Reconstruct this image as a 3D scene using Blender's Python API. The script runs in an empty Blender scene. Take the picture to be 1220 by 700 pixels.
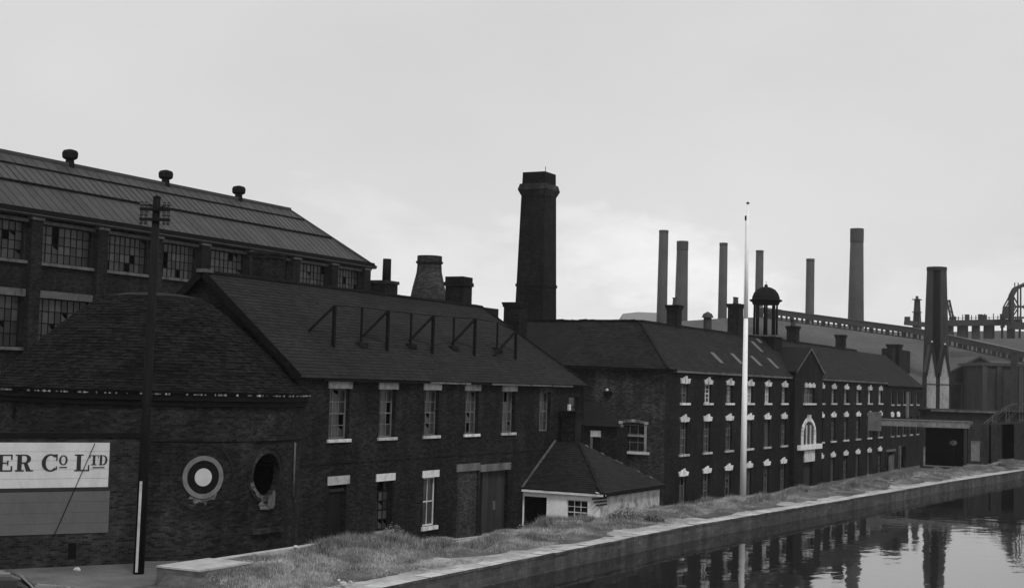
import bpy, math, random
import numpy as np
from mathutils import Vector, Matrix
random.seed(7); rng = np.random.default_rng(7)
S = bpy.context.scene
COL = S.collection

# ------------------------------------------------------------------ camera
FPX, PITCH, YAW, ROLL, CAMZ = 1694.0, math.atan(106/1694), math.atan(880/1694), 0.028, 6.75
cy_, sy_ = math.cos(YAW), math.sin(YAW)
fw = Vector((-sy_*math.cos(PITCH), cy_*math.cos(PITCH), math.sin(PITCH)))
rt0 = Vector((cy_, sy_, 0)); up0 = rt0.cross(fw)
RT = rt0*math.cos(ROLL) + up0*math.sin(ROLL)
UP = up0*math.cos(ROLL) - rt0*math.sin(ROLL)
CAM = Vector((0, 0, CAMZ))
cd = bpy.data.cameras.new("camera"); cam = bpy.data.objects.new("camera", cd); COL.objects.link(cam)
cam.matrix_world = Matrix(((RT.x, UP.x, -fw.x, 0), (RT.y, UP.y, -fw.y, 0), (RT.z, UP.z, -fw.z, CAMZ), (0, 0, 0, 1)))
cd.sensor_width = 36; cd.lens = 36*FPX/1220; cd.clip_start = 0.5; cd.clip_end = 12000
S.camera = cam

def P(px, py, x=None, y=None, z=None, d=None):
    """image pixel helper: where the sight line through a photo point meets a plane (or a depth)"""
    r = fw*FPX + RT*(px-610) - UP*(py-350)
    if x is not None: t = x/r.x
    elif y is not None: t = y/r.y
    elif z is not None: t = (z-CAMZ)/r.z
    else: t = d/FPX
    return CAM + r*t

# ------------------------------------------------------------------ light
SUN_EL, SUN_AZ = math.radians(52), math.radians(128)      # soft light from behind, over the right shoulder
wd = bpy.data.worlds.new("World"); S.world = wd; wd.use_nodes = True
nt = wd.node_tree; nt.nodes.clear()
def N(t, tree=None, **kw):
    n = (tree or nt).nodes.new(t)
    for k, v in kw.items(): setattr(n, k, v)
    return n
def mathn(tree, op, a, b=None, clamp=False):
    n = tree.nodes.new('ShaderNodeMath'); n.operation = op; n.use_clamp = clamp
    for i, v in enumerate((a, b)):
        if v is None: continue
        if isinstance(v, (int, float)): n.inputs[i].default_value = v
        else: tree.links.new(v, n.inputs[i])
    return n.outputs[0]
def ramp(tree, sock, stops, interp='LINEAR'):
    n = tree.nodes.new('ShaderNodeValToRGB'); n.color_ramp.interpolation = interp
    e = n.color_ramp.elements
    while len(e) > 1: e.remove(e[-1])
    e[0].position = stops[0][0]; e[0].color = (*[stops[0][1]]*3, 1)
    for p, v in stops[1:]:
        q = e.new(p); q.color = (v, v, v, 1)
    tree.links.new(sock, n.inputs[0]); return n.outputs[0]
sky = N('ShaderNodeTexSky', sky_type='NISHITA', sun_disc=False); sky.sun_elevation = SUN_EL; sky.sun_rotation = SUN_AZ
skybw = N('ShaderNodeRGBToBW'); nt.links.new(sky.outputs[0], skybw.inputs[0])
tc = N('ShaderNodeTexCoord'); sx = N('ShaderNodeSeparateXYZ'); nt.links.new(tc.outputs['Generated'], sx.inputs[0])
mp = N('ShaderNodeMapping'); mp.inputs['Scale'].default_value = (1, 1, 2.2); nt.links.new(tc.outputs['Generated'], mp.inputs[0])
n1 = N('ShaderNodeTexNoise'); n1.inputs['Scale'].default_value = 2.6; n1.inputs['Detail'].default_value = 4; nt.links.new(mp.outputs[0], n1.inputs[0])
n2 = N('ShaderNodeTexNoise'); n2.inputs['Scale'].default_value = 9; n2.inputs['Detail'].default_value = 7; n2.inputs['Roughness'].default_value = .55; nt.links.new(mp.outputs[0], n2.inputs[0])
veil = ramp(nt, n1.outputs[0], [(.3, .675), (.5, .72), (.7, .775)])
# a low bank of bright cumulus along the horizon
edge = mathn(nt, 'ADD', mathn(nt, 'MULTIPLY', mathn(nt, 'SUBTRACT', n2.outputs[0], .5), .24), mathn(nt, 'SUBTRACT', .078, sx.outputs[2]))
bank = ramp(nt, mathn(nt, 'ADD', mathn(nt, 'MULTIPLY', edge, 9), .5, True), [(.30, 0), (.62, .08), (1, .11)])
lowglow = ramp(nt, sx.outputs[2], [(0, .05), (.22, 0)])
# white drifting smoke bank low in the sky beyond the thin chimneys
sd0 = (fw*FPX + RT*(770-610) - UP*(312-350)).normalized(); srt = V3 = Vector((sd0.y, -sd0.x, 0)).normalized()
dt = N('ShaderNodeVectorMath', operation='DOT_PRODUCT'); nt.links.new(tc.outputs['Generated'], dt.inputs[0]); dt.inputs[1].default_value = srt
df = N('ShaderNodeVectorMath', operation='DOT_PRODUCT'); nt.links.new(tc.outputs['Generated'], df.inputs[0]); df.inputs[1].default_value = sd0
su = mathn(nt, 'DIVIDE', dt.outputs['Value'], .105)
sv = mathn(nt, 'DIVIDE', mathn(nt, 'ADD', mathn(nt, 'SUBTRACT', sx.outputs[2], sd0.z), mathn(nt, 'MULTIPLY', dt.outputs['Value'], .22)), .034)
rr2 = mathn(nt, 'ADD', mathn(nt, 'MULTIPLY', su, su), mathn(nt, 'MULTIPLY', sv, sv))
n3 = N('ShaderNodeTexNoise'); n3.inputs['Scale'].default_value = 26; n3.inputs['Detail'].default_value = 7; n3.inputs['Roughness'].default_value = .58; nt.links.new(mp.outputs[0], n3.inputs[0])
sm = mathn(nt, 'SUBTRACT', mathn(nt, 'ADD', 1.0, mathn(nt, 'MULTIPLY', mathn(nt, 'SUBTRACT', n3.outputs[0], .5), 2.6)), rr2)
smoke = mathn(nt, 'MULTIPLY', ramp(nt, sm, [(.05, 0), (.5, .07), (1, .12)]), mathn(nt, 'GREATER_THAN', df.outputs['Value'], .5))
ov = mathn(nt, 'ADD', mathn(nt, 'ADD', mathn(nt, 'ADD', veil, bank), lowglow), smoke)
tot = mathn(nt, 'ADD', mathn(nt, 'MULTIPLY', ov, .94), mathn(nt, 'MULTIPLY', skybw.outputs[0], .006))
bg = N('ShaderNodeBackground'); nt.links.new(tot, bg.inputs[0]); bg.inputs[1].default_value = 1.0
wo = N('ShaderNodeOutputWorld'); nt.links.new(bg.outputs[0], wo.inputs[0])

sd = bpy.data.lights.new("sun", 'SUN'); sd.energy = 1.5; sd.angle = math.radians(11); sd.color = (1, 1, 1)
so = bpy.data.objects.new("sun", sd); COL.objects.link(so)
sundir = Vector((math.sin(SUN_AZ)*math.cos(SUN_EL), math.cos(SUN_AZ)*math.cos(SUN_EL), math.sin(SUN_EL)))
so.rotation_euler = sundir.to_track_quat('Z', 'Y').to_euler()
vs = S.view_settings; vs.view_transform = 'Standard'; vs.look = 'None'; vs.gamma = 1; vs.exposure = 0.0
S.cycles.volume_bounces = 0; S.cycles.max_bounces = 6

# ------------------------------------------------------------------ materials (all neutral: the photograph is black and white)
def new_mat(name):
    m = bpy.data.materials.new(name); m.use_nodes = True; t = m.node_tree
    b = t.nodes['Principled BSDF']; return m, t, b
def uvn(t): return t.nodes.new('ShaderNodeTexCoord').outputs['UV']
def objn(t):
    return t.nodes.new('ShaderNodeNewGeometry').outputs['Position']
def noise(t, vec, scale, detail=4, rough=.55, sc=None):
    if sc:
        m = t.nodes.new('ShaderNodeMapping'); m.inputs['Scale'].default_value = sc; t.links.new(vec, m.inputs[0]); vec = m.outputs[0]
    n = t.nodes.new('ShaderNodeTexNoise'); n.inputs['Scale'].default_value = scale; n.inputs['Detail'].default_value = detail
    n.inputs['Roughness'].default_value = rough; t.links.new(vec, n.inputs[0]); return n.outputs[0]
def bump(t, b, h, strength, dist=.02):
    n = t.nodes.new('ShaderNodeBump'); n.inputs['Strength'].default_value = strength; n.inputs['Distance'].default_value = dist
    t.links.new(h, n.inputs['Height']); t.links.new(n.outputs[0], b.inputs['Normal'])
def rnd_island(t): return t.nodes.new('ShaderNodeNewGeometry').outputs['Random Per Island']
def rnd_object(t): return t.nodes.new('ShaderNodeObjectInfo').outputs['Random']

def brick_mat(name, base, patch=.5, mortar=1.5, w=.235, h=.078, roof=False, rough=.92, spec=.1, light_patch=0, patch_scale=.35, tone=1.0):
    m, t, b = new_mat(name); uv = uvn(t); pos = objn(t)
    br = t.nodes.new('ShaderNodeTexBrick'); br.offset = .5
    br.inputs['Scale'].default_value = 1; br.inputs['Brick Width'].default_value = w; br.inputs['Row Height'].default_value = h
    br.inputs['Mortar Size'].default_value = .006 if not roof else .008; br.inputs['Mortar Smooth'].default_value = .3
    lo, hi = (base*(1-.55*tone), base*(1+.75*tone)) if not roof else (base*.85, base*1.15)
    br.inputs['Color1'].default_value = (lo, lo, lo, 1); br.inputs['Color2'].default_value = (hi, hi, hi, 1)
    mo = base*mortar; br.inputs['Mortar'].default_value = (mo, mo, mo, 1)
    t.links.new(uv, br.inputs['Vector'])
    big = ramp(t, noise(t, pos, patch_scale, 5, .6), [(.33, 1-patch*.85), (.5, 1), (.68, 1+patch*1.3)])
    streak = ramp(t, noise(t, pos, 1.0, 3, .6, (1.6, 1.6, .22)), [(.35, .7), (.55, 1), (.75, 1.25)])
    fine = ramp(t, noise(t, pos, 14, 2, .5), [(.3, .75), (.7, 1.25)])
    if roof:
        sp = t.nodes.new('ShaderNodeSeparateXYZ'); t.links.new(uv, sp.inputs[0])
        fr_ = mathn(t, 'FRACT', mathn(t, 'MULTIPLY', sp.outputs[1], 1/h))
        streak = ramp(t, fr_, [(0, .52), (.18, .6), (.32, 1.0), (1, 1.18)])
        fine = ramp(t, noise(t, pos, 5, 3, .6, (1, 1, 2)), [(.3, .86), (.7, 1.14)])
    v = mathn(t, 'MULTIPLY', mathn(t, 'MULTIPLY', br.outputs[0], big), mathn(t, 'MULTIPLY', streak, fine))
    if light_patch:      # rubbed, scaled brick faces
        lp = ramp(t, noise(t, pos, 2.0, 6, .75, (1, 1, 2.4)), [(.55, 0), (.70, light_patch)])
        v = mathn(t, 'ADD', v, lp)
    t.links.new(v, b.inputs['Base Color']); b.inputs['Roughness'].default_value = rough; b.inputs['Specular IOR Level'].default_value = spec
    hgt = mathn(t, 'ADD', mathn(t, 'MULTIPLY', br.outputs['Fac'], -1.0), mathn(t, 'MULTIPLY', fine, .5))
    bump(t, b, hgt, .5, .015 if not roof else .02)
    return m
def plain(name, base, var=.25, scale=1.5, rough=.8, spec=.25, streaky=False, stain=0, metal=0, bumpy=.2, island=0, objvar=0):
    m, t, b = new_mat(name); pos = objn(t)
    f = ramp(t, noise(t, pos, scale, 5, .6, (1, 1, .25) if streaky else None), [(.28, 1-var), (.5, 1), (.74, 1+var)])
    g = ramp(t, noise(t, pos, scale*9, 3, .6), [(.3, 1-var*.4), (.7, 1+var*.4)])
    v = mathn(t, 'MULTIPLY', mathn(t, 'MULTIPLY', f, g), base)
    if stain:
        s = ramp(t, noise(t, pos, 2.6, 6, .7, (1, 1, .5)), [(.50, 1), (.66, 1-stain)])
        v = mathn(t, 'MULTIPLY', v, s)
    if island:
        v = mathn(t, 'MULTIPLY', v, mathn(t, 'ADD', mathn(t, 'MULTIPLY', rnd_island(t), 2*island), 1-island))
    if objvar:
        v = mathn(t, 'MULTIPLY', v, mathn(t, 'ADD', mathn(t, 'MULTIPLY', rnd_object(t), 2*objvar), 1-objvar))
    t.links.new(v, b.inputs['Base Color']); b.inputs['Roughness'].default_value = rough
    b.inputs['Specular IOR Level'].default_value = spec; b.inputs['Metallic'].default_value = metal
    if bumpy: bump(t, b, mathn(t, 'ADD', f, g), bumpy, .02)
    return m
M = {}
M['brick'] = brick_mat('soot_brick', .0135, .45, 1.25, light_patch=.018)
M['brick_long'] = brick_mat('soot_brick_facade', .0105, .5, 1.4, light_patch=.02)
M['brick_end'] = brick_mat('weathered_brick', .028, .55, 1.4, light_patch=.035)
M['brick_pale'] = brick_mat('pale_broken_brick', .085, .7, 1.4, light_patch=.10, patch_scale=1.5)
M['brick_infill'] = brick_mat('infill_brick', .034, .3, 1.5, light_patch=.02)
M['brick_round'] = brick_mat('roundhouse_brick', .0165, .5, 1.4, light_patch=.032)
M['brick_sign'] = brick_mat('screen_wall_brick', .024, .4, 1.9, light_patch=.022)
M['brick_tower'] = brick_mat('chimney_brick', .009, .5, 1.3, light_patch=.012)
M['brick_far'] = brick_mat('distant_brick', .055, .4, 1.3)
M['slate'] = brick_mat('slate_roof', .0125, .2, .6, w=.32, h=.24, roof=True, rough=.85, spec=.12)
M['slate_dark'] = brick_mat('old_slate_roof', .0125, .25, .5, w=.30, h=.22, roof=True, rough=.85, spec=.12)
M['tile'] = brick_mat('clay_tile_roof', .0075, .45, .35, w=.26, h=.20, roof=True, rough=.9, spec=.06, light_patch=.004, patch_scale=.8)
M['stone'] = plain('pale_stone_dressing', .52, .3, 2.5, stain=.45, objvar=.25)
M['paint_white'] = plain('white_painted_stone', .70, .18, 3, stain=.35, objvar=.16)
M['stone_dim'] = plain('weathered_stone_lintel', .36, .35, 2.5, stain=.5, objvar=.2)
M['cornice'] = plain('stone_cornice', .13, .4, 1.2, stain=.5)
M['concrete'] = plain('sooty_concrete', .105, .35, 1.2, stain=.5)
M['metal_roof'] = plain('weathered_roof_sheet', .034, .3, .7, rough=.6, spec=.4, streaky=True, objvar=.22, bumpy=.1, stain=.4)
M['metal_roof2'] = plain('ribbed_roof_sheet', .040, .25, .7, rough=.55, spec=.4, streaky=True, objvar=.2, bumpy=.1, stain=.35)
M['black'] = plain('black_ironwork', .007, .3, 3, rough=.8, spec=.08, bumpy=.05)
M['lead'] = plain('lead_flashing', .10, .4, 2, rough=.6)
M['wood_dark'] = plain('dark_weathered_timber', .011, .4, 3, rough=.9, spec=.08, streaky=True)
M['wood_grey'] = plain('grey_timber_boards', .030, .35, 2.5, streaky=True, objvar=.25)
M['frame'] = plain('dingy_window_frame', .13, .3, 3, stain=.3)
M['frame_white'] = plain('white_window_frame', .62, .2, 3, stain=.3)
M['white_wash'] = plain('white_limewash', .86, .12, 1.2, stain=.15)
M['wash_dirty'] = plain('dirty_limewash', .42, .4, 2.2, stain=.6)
M['board_white'] = plain('white_painted_board', .56, .10, 1.2, streaky=True, stain=.12, bumpy=.05)
M['board_grey'] = plain('grey_painted_board', .105, .10, 1.0, stain=.12, bumpy=.05)
M['letter'] = plain('black_sign_paint', .025, .2, 5, bumpy=0)
M['pole_white'] = plain('white_pole_paint', .88, .08, 6, stain=.1)
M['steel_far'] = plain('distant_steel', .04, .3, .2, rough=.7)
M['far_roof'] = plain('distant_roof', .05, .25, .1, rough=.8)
M['pale_board'] = plain('pale_weatherboard', .30, .35, .8, streaky=True, stain=.4)
M['coping'] = plain('coping_stone', .44, .22, 1.6, stain=.3, objvar=.2)
M['canal_wall'] = brick_mat('canal_wall_masonry', .066, .35, .7, w=.62, h=.20, light_patch=.05, tone=.28)
M['slag'] = plain('slag', .07, .35, .09, bumpy=.3, stain=.25)
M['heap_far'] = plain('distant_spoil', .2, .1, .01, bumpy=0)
M['tyre'] = plain('rubber', .02, .1, 5); M['chrome'] = plain('chrome', .6, .05, 5, rough=.15, metal=1)
M['mortar'] = plain('old_mortar', .22, .4, 6, island=.7)
M['grey_paint'] = plain('grey_bridge_paint', .22, .25, 1.5, stain=.4)
M['grey_dull'] = plain('dull_grey_paint', .14, .25, 1.5, stain=.3)
M['ring_paint'] = plain('faded_ring_paint', .15, .3, 3, stain=.2)
M['disc_paint'] = plain('faded_white_paint', .46, .10, 3)
M['steel_dark'] = plain('dark_flue_steel', .026, .3, .3, rough=.85, spec=.1)
M['store_wall'] = plain('sooty_store_brick', .042, .35, .6, rough=.9, spec=.1, streaky=True, stain=.4)
M['pale'] = plain('pale_paint', .45, .2, 2, stain=.3)
M['insulator'] = plain('porcelain', .04, .1, 5, rough=.3, bumpy=0)

M['slates'] = plain('slates', .0135, .3, .5, rough=.8, spec=.14, island=.34, bumpy=.1)
M['slates_old'] = plain('old_slates', .0135, .4, .6, rough=.8, spec=.14, island=.42, bumpy=.1, stain=.3)
M['tiles'] = plain('clay_tiles', .0085, .55, .9, rough=.9, spec=.08, island=.6, bumpy=.2)
def glass_mat(name, lo, hi, rough):
    m, t, b = new_mat(name); r = rnd_island(t)
    d = ramp(t, noise(t, objn(t), 3, 4, .6), [(.3, .7), (.7, 1.3)])
    v = mathn(t, 'MULTIPLY', mathn(t, 'ADD', mathn(t, 'MULTIPLY', r, hi-lo), lo), d)
    t.links.new(v, b.inputs['Base Color']); b.inputs['Roughness'].default_value = rough
    b.inputs['Specular IOR Level'].default_value = .5
    bump(t, b, noise(t, objn(t), 1.2, 2), .12, .03)
    return m
M['glass'] = glass_mat('grimy_glass', .015, .07, .22)
M['glass_old'] = glass_mat('filthy_works_glass', .010, .055, .4)
M['glass_dark'] = glass_mat('dark_glass', .006, .02, .18)
M['glass_pale'] = glass_mat('whitened_glass', .14, .34, .3)
M['glass_car'] = glass_mat('car_glass', .02, .03, .05)
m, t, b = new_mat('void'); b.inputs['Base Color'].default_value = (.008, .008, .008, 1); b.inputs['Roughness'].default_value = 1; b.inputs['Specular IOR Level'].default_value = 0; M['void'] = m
m, t, b = new_mat('car_paint'); b.inputs['Base Color'].default_value = (.012, .012, .012, 1); b.inputs['Roughness'].default_value = .25; b.inputs['Coat Weight'].default_value = .5; M['car'] = m

# ground: trodden earth, dry turf underlay
m, t, b = new_mat('earth'); pos = objn(t)
g1 = ramp(t, noise(t, pos, .5, 6, .6), [(.35, .055), (.55, .10), (.7, .17)])
g2 = ramp(t, noise(t, pos, 6, 4, .6), [(.3, .7), (.7, 1.3)])
t.links.new(mathn(t, 'MULTIPLY', g1, g2), b.inputs['Base Color']); b.inputs['Roughness'].default_value = 1; b.inputs['Specular IOR Level'].default_value = .1
bump(t, b, mathn(t, 'ADD', g1, g2), .5, .05); M['earth'] = m
m, t, b = new_mat('road'); pos = objn(t)
g1 = ramp(t, noise(t, pos, .35, 6, .65), [(.35, .06), (.5, .10), (.7, .16)])
g2 = ramp(t, noise(t, pos, 12, 4, .6), [(.3, .75), (.7, 1.25)])
t.links.new(mathn(t, 'MULTIPLY', g1, g2), b.inputs['Base Color']); b.inputs['Roughness'].default_value = .95; bump(t, b, g2, .3, .02); M['road'] = m
m, t, b = new_mat('path'); pos = objn(t)
g1 = ramp(t, noise(t, pos, .9, 6, .65), [(.35, .20), (.5, .32), (.68, .44)])
g2 = ramp(t, noise(t, pos, 14, 4, .6), [(.3, .75), (.7, 1.2)])
t.links.new(mathn(t, 'MULTIPLY', g1, g2), b.inputs['Base Color']); b.inputs['Roughness'].default_value = 1; bump(t, b, g2, .4, .03); M['path'] = m
# canal water
m, t, b = new_mat('water'); pos = objn(t)
b.inputs['Base Color'].default_value = (.012, .012, .012, 1); b.inputs['Roughness'].default_value = .035; b.inputs['IOR'].default_value = 2.7
w1 = noise(t, pos, 1.5, 2, .45, (1.0, .55, 1)); w2 = noise(t, pos, .22, 2, .5)
calm = ramp(t, w2, [(.35, .35), (.65, 1.0)])
bump(t, b, mathn(t, 'MULTIPLY', w1, calm), .06, .12); M['water'] = m
def grass_mat(name, lo, hi, sc):
    m, t, b = new_mat(name); pos = objn(t)
    a = ramp(t, noise(t, pos, sc, 6, .68), [(.36, lo), (.5, (lo+hi)/2), (.62, hi)])
    v = mathn(t, 'MULTIPLY', a, mathn(t, 'ADD', mathn(t, 'MULTIPLY', rnd_island(t), .9), .55))
    t.links.new(v, b.inputs['Base Color']); b.inputs['Roughness'].default_value = .8; b.inputs['Specular IOR Level'].default_value = .2
    return m
M['grass'] = grass_mat('rough_grass', .15, .46, .6)
M['weed'] = grass_mat('rank_weeds', .12, .26, .9)
M['shrub'] = grass_mat('dark_weed', .03, .06, 1.5)

# ------------------------------------------------------------------ mesh helpers
Z = Vector((0, 0, 1))
FAR = False
SC = 1.0      # factor that enlarges chosen buildings and skyline things about the camera position
def V(*a): return Vector(a)
class MB:
    def __init__(s): s.v = []; s.f = []; s.uv = {}; s.sm = set()
    def poly(s, pts, uv=None, smooth=False):
        i = len(s.v); s.v += [Vector(p) for p in pts]; k = len(s.f); s.f.append(list(range(i, i+len(pts))))
        if uv: s.uv[k] = uv
        if smooth: s.sm.add(k)
        return s
    def ob(s, o, u, n, a0, a1, d0, d1, b0, b1):
        """box in wall coordinates: a along u, d out along n, b up"""
        c = [o + u*a + n*d + Z*b for b in (b0, b1) for d in (d0, d1) for a in (a0, a1)]
        i = len(s.v); s.v += c
        hand = u.cross(n).z > 0
        for f in ((0, 2, 3, 1), (4, 5, 7, 6), (0, 1, 5, 4), (2, 6, 7, 3), (0, 4, 6, 2), (1, 3, 7, 5)):
            s.f.append([i+q for q in (f if hand else f[::-1])])
        return s
    def box(s, x0, y0, z0, x1, y1, z1): return s.ob(V(0, 0, 0), V(1, 0, 0), V(0, 1, 0), x0, x1, y0, y1, z0, z1)
    def tube(s, p, q, r0, r1=None, n=8, cap=True):
        p = Vector(p); q = Vector(q); r1 = r0 if r1 is None else r1
        ax = (q-p).normalized(); e1 = ax.orthogonal().normalized(); e2 = ax.cross(e1); i = len(s.v)
        for c, r in ((p, r0), (q, r1)):
            for k in range(n):
                a = 2*math.pi*k/n; s.v.append(c + e1*(r*math.cos(a)) + e2*(r*math.sin(a)))
        for k in range(n):
            s.sm.add(len(s.f)); s.f.append([i+k, i+(k+1) % n, i+n+(k+1) % n, i+n+k])
        if cap:
            s.f.append([i+k for k in range(n)][::-1]); s.f.append([i+n+k for k in range(n)])
        return s
    def bar(s, p, q, w, t=None):   # square-section member between two points
        p = Vector(p); q = Vector(q); t = t or w; ax = (q-p).normalized()
        e1 = ax.cross(Z); e1 = V(1, 0, 0) if e1.length < 1e-3 else e1.normalized(); e2 = e1.cross(ax).normalized()
        i = len(s.v)
        for c in (p, q):
            for a, b_ in ((-1, -1), (1, -1), (1, 1), (-1, 1)): s.v.append(c + e1*(a*w/2) + e2*(b_*t/2))
        for f in ((3, 2, 1, 0), (4, 5, 6, 7), (0, 1, 5, 4), (1, 2, 6, 5), (2, 3, 7, 6), (3, 0, 4, 7)): s.f.append([i+k for k in f])
        return s
    def lathe(s, c, prof, n=24, smooth=True, uvr=None):
        c = Vector(c)
        for (r0, z0), (r1, z1) in zip(prof, prof[1:]):
            for k in range(n):
                a0, a1 = 2*math.pi*k/n, 2*math.pi*(k+1)/n
                pt = lambda r, z, a: c + V(r*math.cos(a), r*math.sin(a), z)
                uv = None
                R = uvr or max(r0, r1, .01)
                sl = lambda z: z
                if uvr:
                    l0 = sum(math.hypot(x1-x0, y1-y0) for (x0, y0), (x1, y1) in zip(prof, prof[1:]) if prof.index((x1, y1)) <= prof.index((r0, z0)))
                    l1 = l0 + math.hypot(r1-r0, z1-z0)
                    uv = [(a0*R, l0), (a1*R, l0), (a1*R, l1), (a0*R, l1)]
                if r1 < 1e-4: s.poly([pt(r0, z0, a0), pt(r0, z0, a1), pt(0, z1, 0)], uv[:3] if uv else None, smooth)
                elif r0 < 1e-4: s.poly([pt(0, z0, 0), pt(r1, z1, a1), pt(r1, z1, a0)], uv[1:] if uv else None, smooth)
                else: s.poly([pt(r0, z0, a0), pt(r0, z0, a1), pt(r1, z1, a1), pt(r1, z1, a0)], uv, smooth)
        return s
    def prism(s, o, u, n, pts, d0, d1):
        """polygon pts (a,b) in the wall plane, extruded from d0 to d1 along n"""
        fr = [o + u*a + n*d1 + Z*b for a, b in pts]; bk = [o + u*a + n*d0 + Z*b for a, b in pts]
        if (u.cross(Z)).dot(n) < 0: fr.reverse(); bk.reverse()
        s.poly(fr); s.poly(bk[::-1])
        k = len(pts)
        for j in range(k): s.poly([bk[j], bk[(j+1) % k], fr[(j+1) % k], fr[j]])
        return s
    def wall(s, o, u, n, L, z0, z1, holes=(), rev=.2):
        A = sorted({0, L, *[h[i] for h in holes for i in (0, 1)]}); B = sorted({z0, z1, *[h[i] for h in holes for i in (2, 3)]})
        A = [a for a in A if 0 <= a <= L]; B = [b for b in B if z0 <= b <= z1]
        pt = lambda a, b, d=0: o + u*a + Z*b - n*d
        flip = (u.cross(Z)).dot(n) < 0
        def q(*p): s.poly(p[::-1] if flip else p)
        for b0, b1 in zip(B, B[1:]):
            run = None
            for a0, a1 in list(zip(A, A[1:])) + [(None, None)]:
                inh = a0 is None or any(h[0] <= a0 and a1 <= h[1] and h[2] <= b0 and b1 <= h[3] for h in holes)
                if not inh: run = (run[0], a1) if run else (a0, a1)
                elif run: q(pt(run[0], b0), pt(run[1], b0), pt(run[1], b1), pt(run[0], b1)); run = None
        for a0, a1, b0, b1 in holes:
            q(pt(a0, b0), pt(a0, b1), pt(a0, b1, rev), pt(a0, b0, rev)); q(pt(a1, b0), pt(a1, b0, rev), pt(a1, b1, rev), pt(a1, b1))
            q(pt(a0, b0), pt(a0, b0, rev), pt(a1, b0, rev), pt(a1, b0)); q(pt(a0, b1), pt(a1, b1), pt(a1, b1, rev), pt(a0, b1, rev))
        return s
    def build(s, name, mat, parent=None, kind=None, thick=0):
        base = Vector((0, 0, 0)); p = parent
        while p:
            base = base + (Vector(p['unscaled_base']) if 'unscaled_base' in p else p.location); p = p.parent
        me = bpy.data.meshes.new(name)
        me.from_pydata([tuple((v - base)*SC) for v in s.v], [], s.f)
        ul = me.uv_layers.new(name='UVMap')
        for k, pl in enumerate(me.polygons):
            if k in s.uv:
                for li, c in zip(pl.loop_indices, s.uv[k]): ul.data[li].uv = c
                continue
            nn = pl.normal; tt = V(1, 0, 0) if abs(nn.z) > .995 else Z.cross(nn).normalized(); bb = nn.cross(tt)
            if abs(tt.x) > abs(tt.y):
                if tt.x < 0: tt = -tt
            elif tt.y < 0: tt = -tt
            for li in pl.loop_indices:
                p = s.v[me.loops[li].vertex_index]; ul.data[li].uv = (p.dot(tt)*SC, p.dot(bb)*SC)
        if s.sm:
            for k in s.sm: me.polygons[k].use_smooth = True
        me.materials.append(M[mat] if isinstance(mat, str) else mat)
        o = bpy.data.objects.new(name, me); COL.objects.link(o)
        if parent: o.parent = parent
        if kind: o['kind'] = kind
        return o
def thing(name, label, cat, loc, group=None):
    o = bpy.data.objects.new(name, None); COL.objects.link(o); o.location = loc; o.empty_display_size = .3
    if FAR: scale_from_cam(o, loc, CAM + (Vector(loc)-CAM)*SC)      # read off image pixels, then pushed out and enlarged about the camera
    o['label'] = label; o['category'] = cat
    if group: o['group'] = group
    return o
def scale_from_cam(o, unscaled_base, loc):
    """the thing is drawn round 'datum' at scale SC and stands at 'loc'"""
    o['unscaled_base'] = tuple(unscaled_base); o.location = loc
def tag(o, label, cat, group=None):
    o['label'] = label; o['category'] = cat
    if group: o['group'] = group
    return o
X_, Y_ = V(1, 0, 0), V(0, 1, 0)

# ------------------------------------------------------------------ ground, canal
EDGE = [(-80, -25.6), (30, -25.25), (42, -25.07), (66.6, -24.45), (89, -22.75), (115, -20.9), (140, -18.6), (152, -17.3), (200, -11), (400, 25)]
def xe(y): return float(np.interp(y, [e[0] for e in EDGE], [e[1] for e in EDGE]))
WZ = -0.72
def sstep(a, b_, x):
    t_ = min(1, max(0, (x-a)/(b_-a))); return t_*t_*(3-2*t_)
def gz(x, y):
    e = xe(y); d = e - x
    if d < 1.3: return 0.0
    # raised grass bank behind the concrete ledge
    near = sstep(35.6, 36.2, y)*(1-sstep(46, 52, y))*sstep(-31.25, -31.05, x)*.48*sstep(1.6, 4.5, d)
    far = sstep(50, 62, y)
    hump = .26*math.exp(-((d-3.6)/1.6)**2)*(.6+.4*math.sin(y*.55)+.3*math.sin(y*1.37))*far
    dip = -(.95+1.5*sstep(75.8, 82, y))*sstep(4.8, 7.6, d)*far
    rough_ = (.05*math.sin(x*2.1+y*.9)+.04*math.sin(y*2.3-x*1.1)+.05*math.sin(y*.9+x*3.1))*sstep(1.4, 2.6, d)*(1-sstep(8, 14, d))*sstep(35.5, 38, y)
    if y < 39.5 and x < -29.2: rough_ = 0
    return near + hump + dip + rough_
ys = sorted(set([-80, -40, 0, 20, 30, 33, 35, 35.6, 36.2, 37] + list(np.arange(38, 66, 1.0)) + list(np.arange(66, 160, 2.0)) + [165, 175, 200, 260, 400, 1600]))
offs = [0, .5, 1.3, 1.8, 2.4, 3, 3.5, 4, 4.5, 5, 5.3, 5.6, 5.8, 6, 6.3, 6.8, 7.4, 8.2, 9.5, 12, 20, 60, 300, 1600]
mb = MB()
g = {}
for i, y in enumerate(ys):
    for j, d in enumerate(offs):
        x = xe(min(y, 400)) - d; g[i, j] = V(x, y, gz(x, y) - (.004 if d < .6 else 0))
for i in range(len(ys)-1):
    for j in range(len(offs)-1): mb.poly([g[i, j], g[i+1, j], g[i+1, j+1], g[i, j+1]], smooth=True)
mb.build('ground', 'earth', None, 'structure')
CW = 19.0
mb = MB()
for y0, y1 in zip([e[0] for e in EDGE]+[400], [e[0] for e in EDGE][1:]+[1600]):
    a0, a1 = xe(y0)+CW, xe(min(y1, 400))+CW
    mb.poly([(a0, y0, 0), (1600, y0, 0), (1600, y1, 0), (a1, y1, 0)])
mb.poly([(-1600, -1600, 0), (1600, -1600, 0), (1600, -80, 0), (-1600, -80, 0)])
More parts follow.
